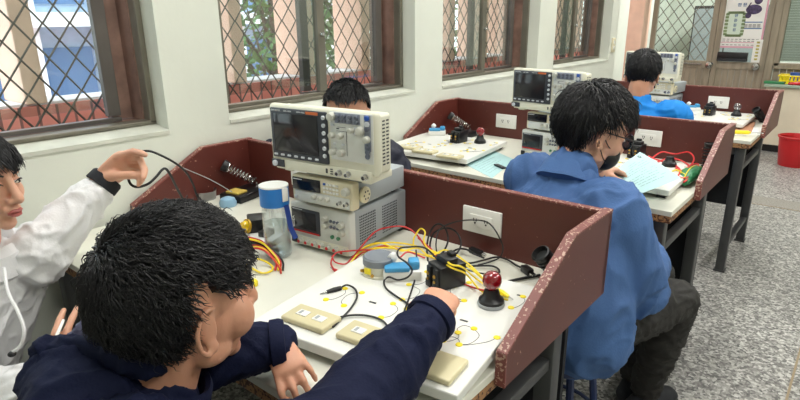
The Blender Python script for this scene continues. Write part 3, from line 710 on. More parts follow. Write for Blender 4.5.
# ------------------------------------------------------------------ instruments
def scope():
    t = thing('oscilloscope', 'x', 'oscilloscope', (0, 0, 0), 0, 'oscilloscopes topping the instrument stacks')
    W, H, D = 0.352, 0.178, 0.11
    bm = new(); bx(bm, (0, 0.014, 0.018 + (H - 0.018) / 2), (W, 0.028, H - 0.018), 0.012, 4); obj('front_frame', bm, M['instrument'], t)
    bm = new(); bx(bm, (0, 0.045, H / 2 + 0.006), (W - 0.012, 0.06, H - 0.028), 0.01, 3); bx(bm, (0, 0.082, H / 2 - 0.025), (W - 0.05, 0.03, H - 0.08), 0.008, 3); obj('rear_case', bm, M['instrument'], t)
    for s in (-1, 1):
        bm = new()
        for i in range(13):
            for j in range(2): bx(bm, (s * (W / 2 - 0.0057), 0.038 + j * 0.017, 0.045 + i * 0.009), (0.0015, 0.010, 0.0035))
        obj('vent_slots', bm, M['print_dark'], t, False)
    bm = new(); bx(bm, (-0.0675, -0.002, 0.102), (0.193, 0.008, 0.134), 0.004, 3); bz = obj('screen_bezel', bm, M['bezel'], t)
    bm = new(); bx(bm, (-0.076, -0.0068, 0.105), (0.150, 0.002, 0.102), 0.002); obj('screen', bm, M['screen'], bz)
    text_mesh('brand_lettering', 'GW INSTEK', 0.0062, M['print_light'], bz, (-0.158, -0.0065, 0.1605), FACE_ROT)
    text_mesh('model_lettering', 'GDS-1102A', 0.0055, M['print_light'], bz, (-0.114, -0.0065, 0.1607), FACE_ROT)
    bm = new(); bx(bm, (-0.018, -0.0062, 0.1625), (0.04, 0.0012, 0.007)); obj('orange_band', bm, M['orange'], bz, False)
    text_mesh('small_lettering', '100MHz 1GSa/s', 0.0045, M['print_light'], bz, (-0.070, -0.0065, 0.161), FACE_ROT)
    for i in range(6):
        bm = new(); lathe(bm, [(0.0055, 0), (0.0055, 0.003), (0.004, 0.005), (0, 0.005)], (0.0195, -0.006, 0.155 - i * 0.0195), 14, (0, -1, 0)); obj('side_key', bm, M['button'], t)
    for i in range(7):
        bm = new(); bx(bm, (-0.150 + i * 0.0237, -0.007, 0.0445), (0.0125, 0.004, 0.0055), 0.0018); obj('soft_key', bm, M['button'], t)
    bm = new(); bx(bm, (0.102, -0.001, 0.112), (0.130, 0.004, 0.122), 0.002); pn = obj('control_panel', bm, M['instrument_grey'], t)
    bm = new(); bx(bm, (0.092, -0.0035, 0.158), (0.078, 0.002, 0.026), 0.001); bx(bm, (0.152, -0.0035, 0.127), (0.020, 0.002, 0.088), 0.001); obj('grey_field', bm, mat('slate_panel', (132, 138, 152), 0.5), pn)
    for j in range(2):
        for i in range(4):
            bm = new(); lathe(bm, [(0.0058, 0), (0.0058, 0.004), (0.0042, 0.006), (0, 0.006)], (0.064 + i * 0.019, -0.004, 0.163 - j * 0.011), 12, (0, -1, 0)); obj('menu_key', bm, M['button_dark'], t)
    for z, m in ((0.164, 'button_blue'), (0.150, 'button'), (0.138, 'button_dark'), (0.093, 'button_dark'), (0.082, 'button_dark'), (0.071, 'button_dark')):
        bm = new(); lathe(bm, [(0.0068, 0), (0.0068, 0.004), (0.005, 0.006), (0, 0.006)], (0.152, -0.004, z), 12, (0, -1, 0)); obj('run_key' if m == 'button_blue' else 'menu_key', bm, M[m], t)
    for x, z, r in ((0.046, 0.160, 0.011), (0.106, 0.131, 0.007), (0.133, 0.131, 0.0115), (0.152, 0.113, 0.009), (0.046, 0.114, 0.008), (0.072, 0.114, 0.008), (0.047, 0.072, 0.009), (0.073, 0.072, 0.0105)):
        bm = new(); lathe(bm, [(r, 0), (r * 0.95, 0.008), (r * 0.86, 0.014), (r * 0.7, 0.015), (0, 0.015)], (x, -0.003, z), 18, (0, -1, 0)); obj('knob', bm, M['knob'], t)
    for x, z in ((0.052, 0.093), (0.078, 0.093), (0.118, 0.137), (0.118, 0.124), (0.046, 0.140)):
        bm = new(); bx(bm, (x, -0.005, z), (0.009, 0.004, 0.006), 0.0015); obj('small_key', bm, M['button'], t)
    bm = new()
    for x0_, x1_, z0_, z1_ in ((0.062, 0.086, 0.135, 0.136), (0.098, 0.112, 0.148, 0.1485), (0.058, 0.09, 0.125, 0.126), (0.088, 0.089, 0.065, 0.125), (0.058, 0.066, 0.130, 0.133), (0.144, 0.160, 0.122, 0.124)):
        bx(bm, ((x0_ + x1_) / 2, -0.0035, (z0_ + z1_) / 2), (x1_ - x0_, 0.001, z1_ - z0_))
    obj('panel_print', bm, M['print_dark'], pn, False)
    bm = new(); bx(bm, (0.01, 0.0, 0.0185), (0.30, 0.006, 0.026), 0.002); bx(bm, (0, 0.045, 0.012), (W - 0.03, 0.09, 0.02), 0.004); lp = obj('lower_strip', bm, M['instrument'], t)
    bm = new(); bx(bm, (-0.147, -0.004, 0.019), (0.044, 0.006, 0.02), 0.002); obj('power_surround', bm, M['bezel'], lp)
    bm = new(); lathe(bm, [(0.008, 0), (0.008, 0.004), (0.006, 0.006), (0, 0.006)], (-0.155, -0.007, 0.019), 16, (0, -1, 0)); obj('power_button', bm, M['button'], t)
    for x in (0.062, 0.090, 0.143):
        bm = new(); lathe(bm, [(0.0085, 0), (0.0085, 0.003), (0.006, 0.003), (0.006, 0.014), (0.0045, 0.014), (0.0045, 0.006), (0, 0.006)], (x, -0.003, 0.018), 16, (0, -1, 0)); cyl(bm, (x - 0.0075, -0.012, 0.018), (x + 0.0075, -0.012, 0.018), 0.0012, n=6); obj('bnc_connector', bm, M['chrome'], t)
    bm = new()
    for i in range(3): bx(bm, (0.036, -0.0035, 0.012 + i * 0.006), (0.008, 0.001, 0.003))
    bx(bm, (0.02, -0.0035, 0.018), (0.006, 0.001, 0.012)); obj('strip_print', bm, M['print_dark'], lp, False)
    for s in (-1, 1):
        bm = new(); bx(bm, (s * 0.13, 0.03, 0.001), (0.03, 0.03, 0.014), 0.003); obj('foot', bm, M['instrument'], t)
    return t
def fgen():
    t = thing('function_generator', 'x', 'function generator', (0, 0, 0), 0, 'function generators in the instrument stacks')
    W, H, D = 0.205, 0.082, 0.26
    bm = new(); bx(bm, (0, 0.015, H / 2 + 0.004), (W, 0.03, H - 0.008), 0.005, 3); obj('front_frame', bm, M['ivory'], t)
    bm = new(); bx(bm, (0, D / 2 + 0.01, H / 2 + 0.002), (W - 0.014, D - 0.02, H - 0.018), 0.004); obj('case', bm, M['case_grey'], t)
    bm = new(); bx(bm, (0, -0.001, 0.026), (W - 0.02, 0.003, 0.03), 0.001); obj('lower_panel', bm, M['instrument_grey'], t)
    bm = new(); bx(bm, (-0.050, -0.002, 0.060), (0.095, 0.005, 0.034), 0.002); obj('display', bm, M['lcd'], t)
    bm = new(); bx(bm, (-0.078, -0.0048, 0.0725), (0.03, 0.0006, 0.002)); obj('display_print', bm, M['print_light'], t, False)
    for j in range(3):
        for i in range(5):
            bm = new(); bx(bm, (0.012 + i * 0.0105, -0.002, 0.070 - j * 0.0105), (0.0075, 0.004, 0.006), 0.0012); obj('key', bm, M['white'] if (i or j) else M['button_blue'], t)
    bm = new(); lathe(bm, [(0.0115, 0), (0.011, 0.008), (0.009, 0.013), (0, 0.013)], (0.084, -0.001, 0.060), 20, (0, -1, 0)); obj('dial', bm, M['knob'], t)
    for i in range(3):
        bm = new(); lathe(bm, [(0.0075, 0), (0.0065, 0.01), (0.005, 0.013), (0, 0.013)], (-0.022 + i * 0.022, -0.001, 0.030), 14, (0, -1, 0)); obj('knob', bm, M['knob'], t)
    for x in (0.062, 0.084):
        bm = new(); lathe(bm, [(0.0075, 0), (0.0075, 0.003), (0.005, 0.003), (0.005, 0.013), (0.004, 0.013), (0.004, 0.005), (0, 0.005)], (x, -0.001, 0.026), 14, (0, -1, 0)); obj('bnc_connector', bm, M['chrome'], t)
    bm = new(); bx(bm, (-0.088, -0.003, 0.022), (0.01, 0.004, 0.01), 0.002); obj('power_button', bm, M['button'], t)
    # swivel handle at the right side
    for s in (1, -1):
        bm = new(); lathe(bm, [(0.022, 0), (0.022, 0.006), (0.017, 0.009), (0, 0.009)], (s * (W / 2 - 0.001), 0.05, 0.042), 20, (s, 0, 0)); hh = obj('handle_hub', bm, M['ivory'], t)
        bm = new()
        for a in range(6):
            aa = a * PI / 3; cyl(bm, (s * (W / 2 + 0.0075), 0.05 + 0.011 * math.cos(aa), 0.042 + 0.011 * math.sin(aa)), (s * (W / 2 + 0.0085), 0.05 + 0.011 * math.cos(aa), 0.042 + 0.011 * math.sin(aa)), 0.0028, n=8)
        obj('hub_holes', bm, M['print_dark'], hh, False)
    for s in (-1, 1):
        for y in (0.03, D - 0.03): bm = new(); bx(bm, (s * 0.07, y, 0.002), (0.014, 0.014, 0.006)); obj('foot', bm, M['soft_black'], t, False)
    return t
def psu():
    t = thing('power_supply', 'x', 'power supply', (0, 0, 0), 0, 'power supplies at the foot of the instrument stacks')
    W, H, D = 0.212, 0.13, 0.29
    bm = new(); bx(bm, (0, 0.014, H / 2 + 0.004), (W, 0.028, H - 0.008), 0.006, 3); obj('front_frame', bm, M['instrument_grey'], t)
    bm = new(); bx(bm, (0, D / 2 + 0.01, H / 2 + 0.004), (W - 0.008, D - 0.02, H - 0.014), 0.004); obj('case', bm, M['case_grey'], t)
    for s in (-1, 1):
        for g in ((0.05, 0.12), (0.155, 0.225)):
            bm = new()
            for i in range(10):
                for j in range(11): bx(bm, (s * (W / 2 - 0.0038), g[0] + i * 0.0075, 0.028 + j * 0.0078), (0.0012, 0.004, 0.004))
            obj('vent_grid', bm, M['dark_steel'], t, False)
    bm = new(); bx(bm, (-0.048, -0.001, 0.081), (0.104, 0.005, 0.07), 0.003); bz = obj('display_bezel', bm, M['bezel'], t)
    bm = new(); bx(bm, (-0.050, -0.0045, 0.084), (0.084, 0.002, 0.05), 0.001); obj('display', bm, M['screen'], bz)
    bm = new(); bx(bm, (-0.048, -0.004, 0.050), (0.1, 0.002, 0.004)); obj('red_line', bm, M['red'], bz, False)
    bm = new(); bx(bm, (-0.075, -0.0040, 0.1135), (0.036, 0.0006, 0.002)); obj('bezel_print', bm, M['print_light'], bz, False)
    for x, z, r in ((0.027, 0.103, 0.0085), (0.027, 0.083, 0.0085), (0.082, 0.095, 0.0095), (0.082, 0.072, 0.0095)):
        bm = new(); lathe(bm, [(r, 0), (r * 0.94, 0.009), (r * 0.8, 0.014), (0, 0.014)], (x, 0, z), 16, (0, -1, 0)); obj('knob', bm, M['knob'], t)
    for i in range(3):
        for j in range(2):
            bm = new(); lathe(bm, [(0.0042, 0), (0.0042, 0.004), (0, 0.005)], (0.043 + i * 0.012, 0, 0.098 - j * 0.016), 10, (0, -1, 0)); obj('key', bm, M['button_dark'], t)
    for x in (0.047, 0.068):
        bm = new(); lathe(bm, [(0.0055, 0), (0.0055, 0.005), (0, 0.006)], (x, 0, 0.054), 12, (0, -1, 0)); obj('output_key', bm, mat('green_key', (70, 130, 96), 0.4) if 'green_key' not in bpy.data.materials else bpy.data.materials['green_key'], t)
    bm = new(); bx(bm, (0.0, -0.001, 0.022), (0.2, 0.004, 0.026), 0.002); obj('terminal_strip', bm, M['instrument'], t)
    for i in range(7):
        bm = new(); lathe(bm, [(0.0075, 0), (0.0075, 0.006), (0.0058, 0.007), (0.0058, 0.014), (0.0025, 0.014), (0.0025, 0.008), (0, 0.008)], (-0.066 + i * 0.0255, -0.002, 0.023), 12, (0, -1, 0)); k = obj('binding_post', bm, M['knob'], t)
    bm = new()
    for i in range(7): lathe(bm, [(0.0046, 0), (0.0046, 0.001), (0, 0.001)], (-0.066 + i * 0.0255, -0.0157, 0.023), 10, (0, -1, 0))
    obj('post_core', bm, M['lead_red'], t, False)
    bm = new(); bx(bm, (-0.092, -0.004, 0.024), (0.02, 0.006, 0.022), 0.002); obj('power_switch', bm, M['black'], t)
    for s in (-1, 1):
        for y in (0.03, D - 0.03): bm = new(); bx(bm, (s * 0.085, y, 0.003), (0.02, 0.02, 0.007)); obj('foot', bm, M['soft_black'], t, False)
    return t
ps = psu(); fg = fgen(); sc = scope()
ZT = 0.75
BL = ['on the nearest bench', 'on the middle bench', 'on the farthest bench']
# (x, y, rot) for the three stacks
ST = [(0.7217, 0.845, 0.10), (0.725, 2.17, -0.10), (0.72, 3.72, -0.12)]
ST_S = [(0.7507, 0.838, 0.13), (0.735, 2.15, -0.13), (0.70, 3.70, -0.14)]
for i in range(3):
    x, y, r = ST[i]
    for o, nm, z, (xx, yy, rr) in ((ps, 'grey and white power supply, bottom of the stack', ZT + 0.0005, (x, y, r)), (fg, 'small ivory function generator, middle of the stack', ZT + 0.132, (x + 0.022, y - 0.005, r + 0.03)), (sc, 'wide beige oscilloscope, top of the stack', ZT + 0.223, ST_S[i])):
        lb = nm + ' ' + BL[i]
        if i == 0: o.location = (xx, yy, z); o.rotation_euler = (0, 0, rr); o['label'] = lb
        else: dup(o, (xx, yy, z), rr, lb)
# ------------------------------------------------------------------ trainer boards
BZ = 0.785; BA = math.radians(8); BCX, BCY = 1.135, 0.707
def brd(px, py):
    "a point on the first board, in the board's own frame"
    p = on(px, py, BZ) - V((BCX, BCY, BZ)); c, s = math.cos(-BA), math.sin(-BA)
    return (p.x * c - p.y * s, p.x * s + p.y * c)
dots = [(326, 300), (345, 289), (362, 293), (344, 306), (381, 318), (393, 304), (420, 302), (407, 309), (452, 297), (464, 301), (469, 283), (497, 338), (458, 333), (474, 329), (459, 345), (443, 341), (511, 308), (523, 297), (409, 285), (427, 272), (402, 300)]
dots = [brd(*d) for d in dots]
t = thing('trainer_board', 'white wiring trainer board with yellow terminals on the nearest bench, under the hand', 'circuit board', (BCX, BCY, 0.751), BA, 'white trainer boards')
bm = new(); bx(bm, (0, 0, 0.024), (0.46, 0.44, 0.021), 0.003); obj('panel', bm, M['board'], t, False)
for x in (-0.2, 0.2):
    for y in (-0.19, 0.19): bm = new(); bx(bm, (x, y, 0.007), (0.03, 0.03, 0.014), 0.002); obj('foot', bm, M['black'], t, False)
for x, y in dots:
    bm = new(); lathe(bm, [(0.0068, 0), (0.0068, 0.0012), (0.0062, 0.0018), (0, 0.0018)], (x, y, 0.0344), 16); obj('terminal', bm, M['yellow'], t)
bm = new()
def arc(bm, a, b, k):
    a = V((*a, 0.0349)); b = V((*b, 0.0349)); m = (a + b) / 2; d = (b - a).cross(V((0, 0, 1))) * k
    tube(bm, [a, a * 0.6 + m * 0.4 + d * 0.8, m * 0.6 + b * 0.4 + d, b], 0.0006, 4, smooth=4)
for i, j, k in ((0, 1, 0.25), (3, 2, -0.3), (4, 5, 0.3), (7, 6, -0.3), (8, 9, 0.5), (9, 10, -0.4), (15, 12, 0.3), (14, 13, 0.3), (12, 13, -0.5), (14, 15, 0.6), (16, 17, 0.2), (18, 19, 0.3), (20, 18, 0.4), (14, 11, 0.1)): arc(bm, dots[i], dots[j], k)
for x, y in ((0.13, 0.0), (0.19, 0.16), (-0.07, -0.03)):
    for k in range(6): bx(bm, (x + k * 0.0028, y, 0.0349), (0.003, 0.005, 0.0008))
obj('circuit_print', bm, M['print_dark'], t, False)
tb0 = t
lb2 = ['white trainer board with beige switch plates, left half of the middle bench', 'white trainer board under the pale blue sheet, right half of the middle bench', 'white trainer board on the farthest bench by the clear lamp']
for (x, y, a), lb in zip(((0.275, 2.06, 0.12), (1.10, 2.13, 0.02), (1.06, 3.715, 0.0)), lb2): dup(tb0, (x, y, 0.751), a, lb)
# plates with switches
def plate(name_w=0.105):
    t = thing('switch_plate', 'x', 'switch plate', (0, 0, 0), 0, 'beige switch plates on the trainer boards')
    bm = new(); bx(bm, (0, 0, 0.006), (0.108, 0.062, 0.012), 0.004, 3); obj('plate', bm, M['plate'], t)
    for x in (-0.02, 0.022):
        bm = new(); bx(bm, (x, 0, 0.0126), (0.026, 0.02, 0.0025), 0.001); k = obj('switch', bm, M['white'], t)
        bm = new(); bx(bm, (x - 0.005, 0.0, 0.0141), (0.006, 0.012, 0.001)); obj('switch_mark', bm, M['case_grey'], k, False)
    return t
pp = plate()
def put(o, px, py, z, rz, first=[True]): pass
c0 = on(311, 316, 0.797); pp.location = (c0.x, c0.y, 0.7856); pp.rotation_euler = (0, 0, 0.13); pp['label'] = 'beige double switch plate nearest the students faces, left front of the near board'
pp['label'] = 'beige double switch plate at the left front corner of the near board'
c1 = on(366, 333, 0.797); dup(pp, (c1.x + 0.004, c1.y, 0.7856), 0.13, 'beige double switch plate half hidden behind the navy sleeve')
c2 = on(446, 366, 0.797)
bm = new(); bx(bm, (0, 0, 0.006), (0.07, 0.075, 0.012), 0.004, 3); o = obj('switch_plate', bm, M['plate']); o.location = (c2.x - 0.01, c2.y, 0.7856); o.rotation_euler = (0, 0, 0.13)
tag(o, 'plain beige blank plate at the right front of the near board', 'switch plate', 'beige switch plates on the trainer boards')
for (px, py), lb in (((410, 146), 'leftmost'), ((425, 150), 'middle'), ((450, 155), 'rightmost')):
    c = on(px, py, 0.797); dup(pp, (c.x, c.y - 0.0, 0.7856), 0.12, 'beige switch plate, %s of three on the middle bench left board' % lb)
# contactors (black relay blocks)
def contactor():
    t = thing('contactor', 'x', 'contactor', (0, 0, 0), 0, 'black contactors')
    bm = new(); bx(bm, (0, 0, 0.028), (0.052, 0.070, 0.056), 0.003); bx(bm, (0, 0.0, 0.062), (0.044, 0.03, 0.016), 0.003); obj('body', bm, M['black'], t)
    for s in (-1, 1):
        bm = new(); bx(bm, (s * 0.013, -0.036, 0.034), (0.015, 0.012, 0.034), 0.002); bx(bm, (s * 0.013, -0.037, 0.010), (0.018, 0.014, 0.018), 0.002); k = obj('terminal_cover', bm, M['soft_black'], t)
        bm = new(); cyl(bm, (s * 0.013, -0.0425, 0.034), (s * 0.013, -0.0445, 0.034), 0.0042, n=10); cyl(bm, (s * 0.013, -0.0425, 0.021), (s * 0.013, -0.0445, 0.021), 0.0035, n=10); obj('screw', bm, M['brass'], k)
    bm = new(); bx(bm, (0, 0.012, 0.073), (0.02, 0.014, 0.01), 0.002); obj('plunger', bm, M['soft_black'], t)
    return t
ct = contactor(); c = on(447, 287, BZ); ct.location = (1.150, 0.838, 0.7856); ct.rotation_euler = (0, 0, -0.35); ct['label'] = 'black contactor block on the near board, touched by the fingers'
dup(ct, (*on(459, 142, BZ).xy, 0.7856), -0.1, 'black contactor block on the middle bench left board')
dup(ct, (*on(636, 157, BZ).xy, 0.7856), -0.1, 'black contactor block behind the pale blue sheet on the middle bench')
dup(ct, (*on(709, 115, BZ).xy, 0.7856), -0.1, 'black contactor block on the farthest bench left of the clear lamp')
# lamp sockets
def lamp(m, ring):
    t = thing('indicator_lamp', 'x', 'lamp', (0, 0, 0), 0, 'small indicator lamps on sockets')
    bm = new(); lathe(bm, [(0, 0), (0.028, 0), (0.029, 0.004), (0.028, 0.008), (0, 0.008)], n=28); obj('ring_base', bm, ring, t)
    bm = new(); lathe(bm, [(0, 0.008), (0.027, 0.008), (0.0265, 0.014), (0.019, 0.021), (0.0155, 0.034), (0.014, 0.038), (0, 0.038)], n=28); obj('socket', bm, M['black'], t)
    bm = new(); lathe(bm, [(0, 0.036), (0.012, 0.038), (0.0185, 0.046), (0.0205, 0.056), (0.0185, 0.067), (0.011, 0.0745), (0, 0.0765)], n=28)
    if m is not None: obj('bulb', bm, m, t)
    else: bm.free()
    return t
def lampset(m, ring, p, lb):
    t = lamp(m, ring); t.location = (p.x, p.y, 0.7856); t['label'] = lb; return t
p_ = on(491, 305, BZ); lampset(M['ruby'], M['case_grey'], p_, 'ruby red round lamp on black socket, front right of the near board')
lampset(M['ruby'], M['black'], on(480, 143, BZ), 'small red lamp on black socket on the middle bench left board')
lampset(None, M['black'], on(669, 166, BZ), 'empty black lamp socket on the middle bench beside the pale sheet')
M['clear'] = clear_mat('clear_bulb', (236, 240, 244), 0.5)
lampset(M['clear'], M['black'], on(736, 116, BZ), 'clear glass lamp on black socket on the farthest bench')
# amber lamp on black block left of the bottle
t = thing('pilot_light', 'amber pilot light on a black block, left of the water bottle', 'pilot light', (*on(249, 222, 0.8).xy, 0.751), -0.6)
bm = new(); bx(bm, (-0.012, 0.02, 0.03), (0.07, 0.05, 0.06), 0.004); obj('block', bm, M['black'], t)
bm = new(); lathe(bm, [(0.017, 0), (0.017, 0.01), (0.012, 0.018), (0, 0.02)], (0.016, -0.006, 0.042), 20, (0.45, -0.85, 0.25)); obj('lens', bm, mat('amber_lens', (232, 190, 10), 0.12, coat=1), t)
bm = new(); lathe(bm, [(0.021, -0.002), (0.021, 0.005), (0.0175, 0.005), (0.0175, -0.002)], (0.016, -0.006, 0.042), 20, (0.45, -0.85, 0.25)); obj('lens_ring', bm, mat('amber_ring', (190, 150, 20), 0.3), t)
# soldering stands: base box with sponge and coil holder
def coil(bm, a, b, r, turns, wire, r2=None):
    a = V(a); b = V(b); d = b - a; s, u = frame_of(d); pts = []
    n = turns * 14
    for i in range(n + 1):
        f = i / n; rr = r + ((r2 or r) - r) * f; an = 2 * PI * turns * f
        pts.append(a + d * f + (s * math.cos(an) + u * math.sin(an)) * rr)
    tube(bm, pts, wire, 5)
def stand(name='soldering_stand'):
    t = thing(name, 'x', 'soldering stand', (0, 0, 0), 0, 'soldering iron stands')
    bm = new(); bx(bm, (0, 0, 0.013), (0.1, 0.16, 0.026), 0.004); obj('base', bm, M['black'], t)
    bm = new(); bx(bm, (0.0, -0.045, 0.03), (0.06, 0.05, 0.01), 0.004); obj('sponge', bm, mat('ochre_sponge', (196, 170, 80), 0.9) if 'ochre_sponge' not in bpy.data.materials else bpy.data.materials['ochre_sponge'], t)
    bm = new(); coil(bm, (0.0, 0.05, 0.045), (-0.075, -0.0, 0.10), 0.014, 9, 0.0022, 0.017); obj('coil', bm, M['chrome'], t)
    bm = new(); d = V((-0.075, -0.05, 0.055)).normalized(); e = V((-0.075, 0.0, 0.10)); lathe(bm, [(0.012, 0), (0.020, 0), (0.022, 0.02), (0.018, 0.022), (0.016, 0.004)], tuple(e), 20, tuple(d)); obj('mouth', bm, M['black'], t)
    bm = new(); tube(bm, [(0.0, 0.055, 0.02), (0.0, 0.062, 0.04), (0.0, 0.05, 0.045)], 0.003, 6); obj('bracket', bm, M['chrome'], t)
    return t
s0 = stand(); s0.location = (0.125, 1.03, 0.7505); s0.rotation_euler = (0, 0, 0.2); s0['label'] = 'soldering stand with silver coil at the left back of the near bench'
dup(s0, (0.15, 2.42, 0.7505), 0.0, 'soldering stand with silver coil at the left back of the middle bench')
def coil_cup(loc, rz, tilt, lb, lean):
    t = thing('coil_holder', lb, 'coil holder', loc, rz, 'black coil holders by the right side boards')
    d = V(lean).normalized()
    bm = new(); coil(bm, (0, 0, 0.006), tuple(d * 0.095), 0.020, 7, 0.0035); obj('coil', bm, M['black'], t)
    bm = new(); lathe(bm, [(0.0165, 0), (0.0215, 0), (0.0235, 0.014), (0.020, 0.016), (0.0165, 0.004)], tuple(d * 0.095), 22, tuple(d)); obj('mouth', bm, M['soft_black'], t)
    bm = new(); lathe(bm, [(0, 0), (0.026, 0), (0.026, 0.005), (0.012, 0.006), (0, 0.006)], (0, 0, 0), 20); obj('foot', bm, M['black'], t)
    return t
coil_cup((1.318, 1.09, 0.7505), 0, 0, 'black coil holder leaning against the back board of the near bench', (-0.32, -0.55, 0.75))
coil_cup((1.335, 2.46, 0.7505), 0, 0, 'tall black coil holder upright on the middle bench beside the green pouch', (0.0, 0.02, 1))
coil_cup((1.34, 3.87, 0.7505), 0, 0, 'black coil holder on the farthest bench by its right side board', (-0.4, -0.5, 0.7))
# terminal blocks (sky blue with white lever)
def tblock(loc, rz, lb):
    t = thing('terminal_block', lb, 'terminal block', loc, rz, 'sky blue terminal blocks')
    bm = new(); bx(bm, (0, 0, 0.012), (0.088, 0.044, 0.024), 0.003); obj('base', bm, M['white'], t)
    bm = new(); bx(bm, (-0.012, -0.004, 0.029), (0.058, 0.038, 0.012), 0.004); bx(bm, (0.028, 0.004, 0.034), (0.026, 0.034, 0.022), 0.006); obj('cover', bm, M['skyblue'], t)
    bm = new(); lathe(bm, [(0.011, 0), (0.013, 0.01), (0.010, 0.02), (0, 0.022)], (-0.012, 0.02, 0.036), 14, (-0.5, 0.2, 0.5)); obj('cap', bm, M['white'], t)
    return t
tblock((*on(402, 276, 0.79).xy, 0.7856), 0.75, 'sky blue and white terminal block on the near board behind the hand')
tblock((*on(437, 135, BZ).xy, 0.7856), 0.6, 'sky blue and white terminal block on the middle bench')
tblock((*on(692, 111, BZ).xy, 0.7856), 0.5, 'sky blue and white terminal block on the farthest bench')
# round buzzer
t = thing('buzzer', 'round beige buzzer with grey lid beside the power supply', 'buzzer', (0.975, 0.865, 0.7505), 0.3)
t.location = (*on(379, 271, 0.79).xy, 0.7856)
bm = new(); lathe(bm, [(0, 0), (0.040, 0), (0.040, 0.004), (0.036, 0.006), (0.036, 0.028), (0, 0.028)], n=32); obj('body', bm, M['instrument'], t)
bm = new(); lathe(bm, [(0, 0.027), (0.038, 0.027), (0.038, 0.042), (0.034, 0.046), (0.028, 0.044), (0, 0.044)], n=32); obj('lid', bm, mat('slate_lid', (120, 126, 134), 0.45), t)
bm = new(); bx(bm, (-0.012, -0.036, 0.017), (0.016, 0.004, 0.014)); obj('label', bm, M['yellow'], t, False)
bm = new(); cyl(bm, (-0.03, -0.02, 0.010), (-0.036, -0.026, 0.010), 0.004, n=8); cyl(bm, (0.0, -0.034, 0.008), (0.0, -0.04, 0.008), 0.004, n=8); obj('screw', bm, M['brass'], t)
# ------------------------------------------------------------------ water bottle
t = thing('water_bottle', 'clear water bottle with blue lid and navy strap on the near bench', 'bottle', (0.655, 0.765, 0.7505))
t.location = (*on(279, 255, 0.75).xy, 0.7505)
M['bottle'] = clear_mat('bottle_plastic', (246, 248, 249), 0.14); M['water'] = clear_mat('water', (238, 242, 243), 0.08)
bm = new(); lathe(bm, [(0, 0.0), (0.031, 0.0), (0.035, 0.004), (0.036, 0.01), (0.036, 0.13), (0.0355, 0.150), (0.0335, 0.150), (0.034, 0.13), (0.034, 0.013), (0.0, 0.012)], n=40); obj('body', bm, M['bottle'], t)
bm = new(); lathe(bm, [(0, 0.016), (0.032, 0.016), (0.0325, 0.096), (0, 0.096)], n=40); obj('water', bm, M['water'], t)
bm = new(); lathe(bm, [(0, 0.145), (0.038, 0.145), (0.0385, 0.150), (0.0385, 0.196), (0.035, 0.197), (0.034, 0.190), (0, 0.188)], n=40); obj('lid', bm, mat('blue_lid', (34, 118, 200), 0.35), t)
bm = new(); lathe(bm, [(0.0335, 0.190), (0.039, 0.1965), (0.0385, 0.2), (0.033, 0.2)], n=40); obj('lid_rim', bm, M['white'], t)
bm = new(); dirv = V((0.98, 0.12, 0)).normalized(); sd = V((-0.12, 0.98, 0)).normalized()
c_ = dirv * 0.0395; bx(bm, (c_.x, c_.y, 0.178), (0.004, 0.018, 0.036), 0.0015, rot=None)
bmesh.ops.rotate(bm, verts=bm.verts, cent=(0, 0, 0), matrix=Matrix.Identity(3)); obj('lid_catch', bm, M['white'], t)
bm = new()
pts = crom([dirv * 0.040 + V((0, 0, 0.150)), dirv * 0.044 + V((0.002, 0, 0.12)), dirv * 0.046 + V((0.006, 0.0, 0.09)), dirv * 0.052 + V((0.014, 0.002, 0.062))], 6)
rl = []
for i, p in enumerate(pts):
    w_ = sd * 0.0085; rl.append([p - w_, p + w_, p + w_ + dirv * 0.0015, p - w_ + dirv * 0.0015])
rings(bm, rl); st_ = obj('strap', bm, mat('navy_strap', (24, 56, 130), 0.7), t)
RZ = Matrix((sd, V((0, 0, 1)), dirv)).transposed()
text_mesh('strap_lettering', 'XTOX', 0.011, M['white'], st_, tuple(dirv * 0.0515 + V((0.0045, 0.0, 0.122)) + sd * 0.004), RZ @ Matrix.Rotation(-PI / 2, 3, 'Z'), 0.0003)
# small clear cup and blue-capped bit at far left
t = thing('clear_cup', 'small clear round dish at the far left of the near bench', 'dish', (*on(206, 196, 0.76).xy, 0.7505)); bm = new(); lathe(bm, [(0, 0), (0.034, 0), (0.038, 0.03), (0.04, 0.032), (0.036, 0.03), (0.032, 0.003), (0, 0.003)], n=28); obj('body', bm, clear_mat('frosted_clear', (196, 200, 202), 0.5, 0.3), t)
t = thing('glue_cap', 'pale blue rounded cap beside the soldering stand on the near bench', 'cap', (*on(228, 203, 0.76).xy, 0.7505)); bm = new(); lathe(bm, [(0, 0), (0.028, 0), (0.03, 0.012), (0.024, 0.026), (0.01, 0.032), (0, 0.033)], n=24); obj('body', bm, mat('pale_blue_plastic', (140, 178, 204), 0.35), t)
t = thing('connector_box', 'small white connector box left of the water bottle', 'box', (*on(262, 240, 0.76).xy, 0.7505), 0.3); bm = new(); bx(bm, (0, 0, 0.011), (0.1, 0.09, 0.022), 0.003); obj('body', bm, M['white'], t); bm = new(); bx(bm, (0.01, 0.01, 0.03), (0.03, 0.04, 0.018), 0.003); obj('block', bm, M['black'], t)
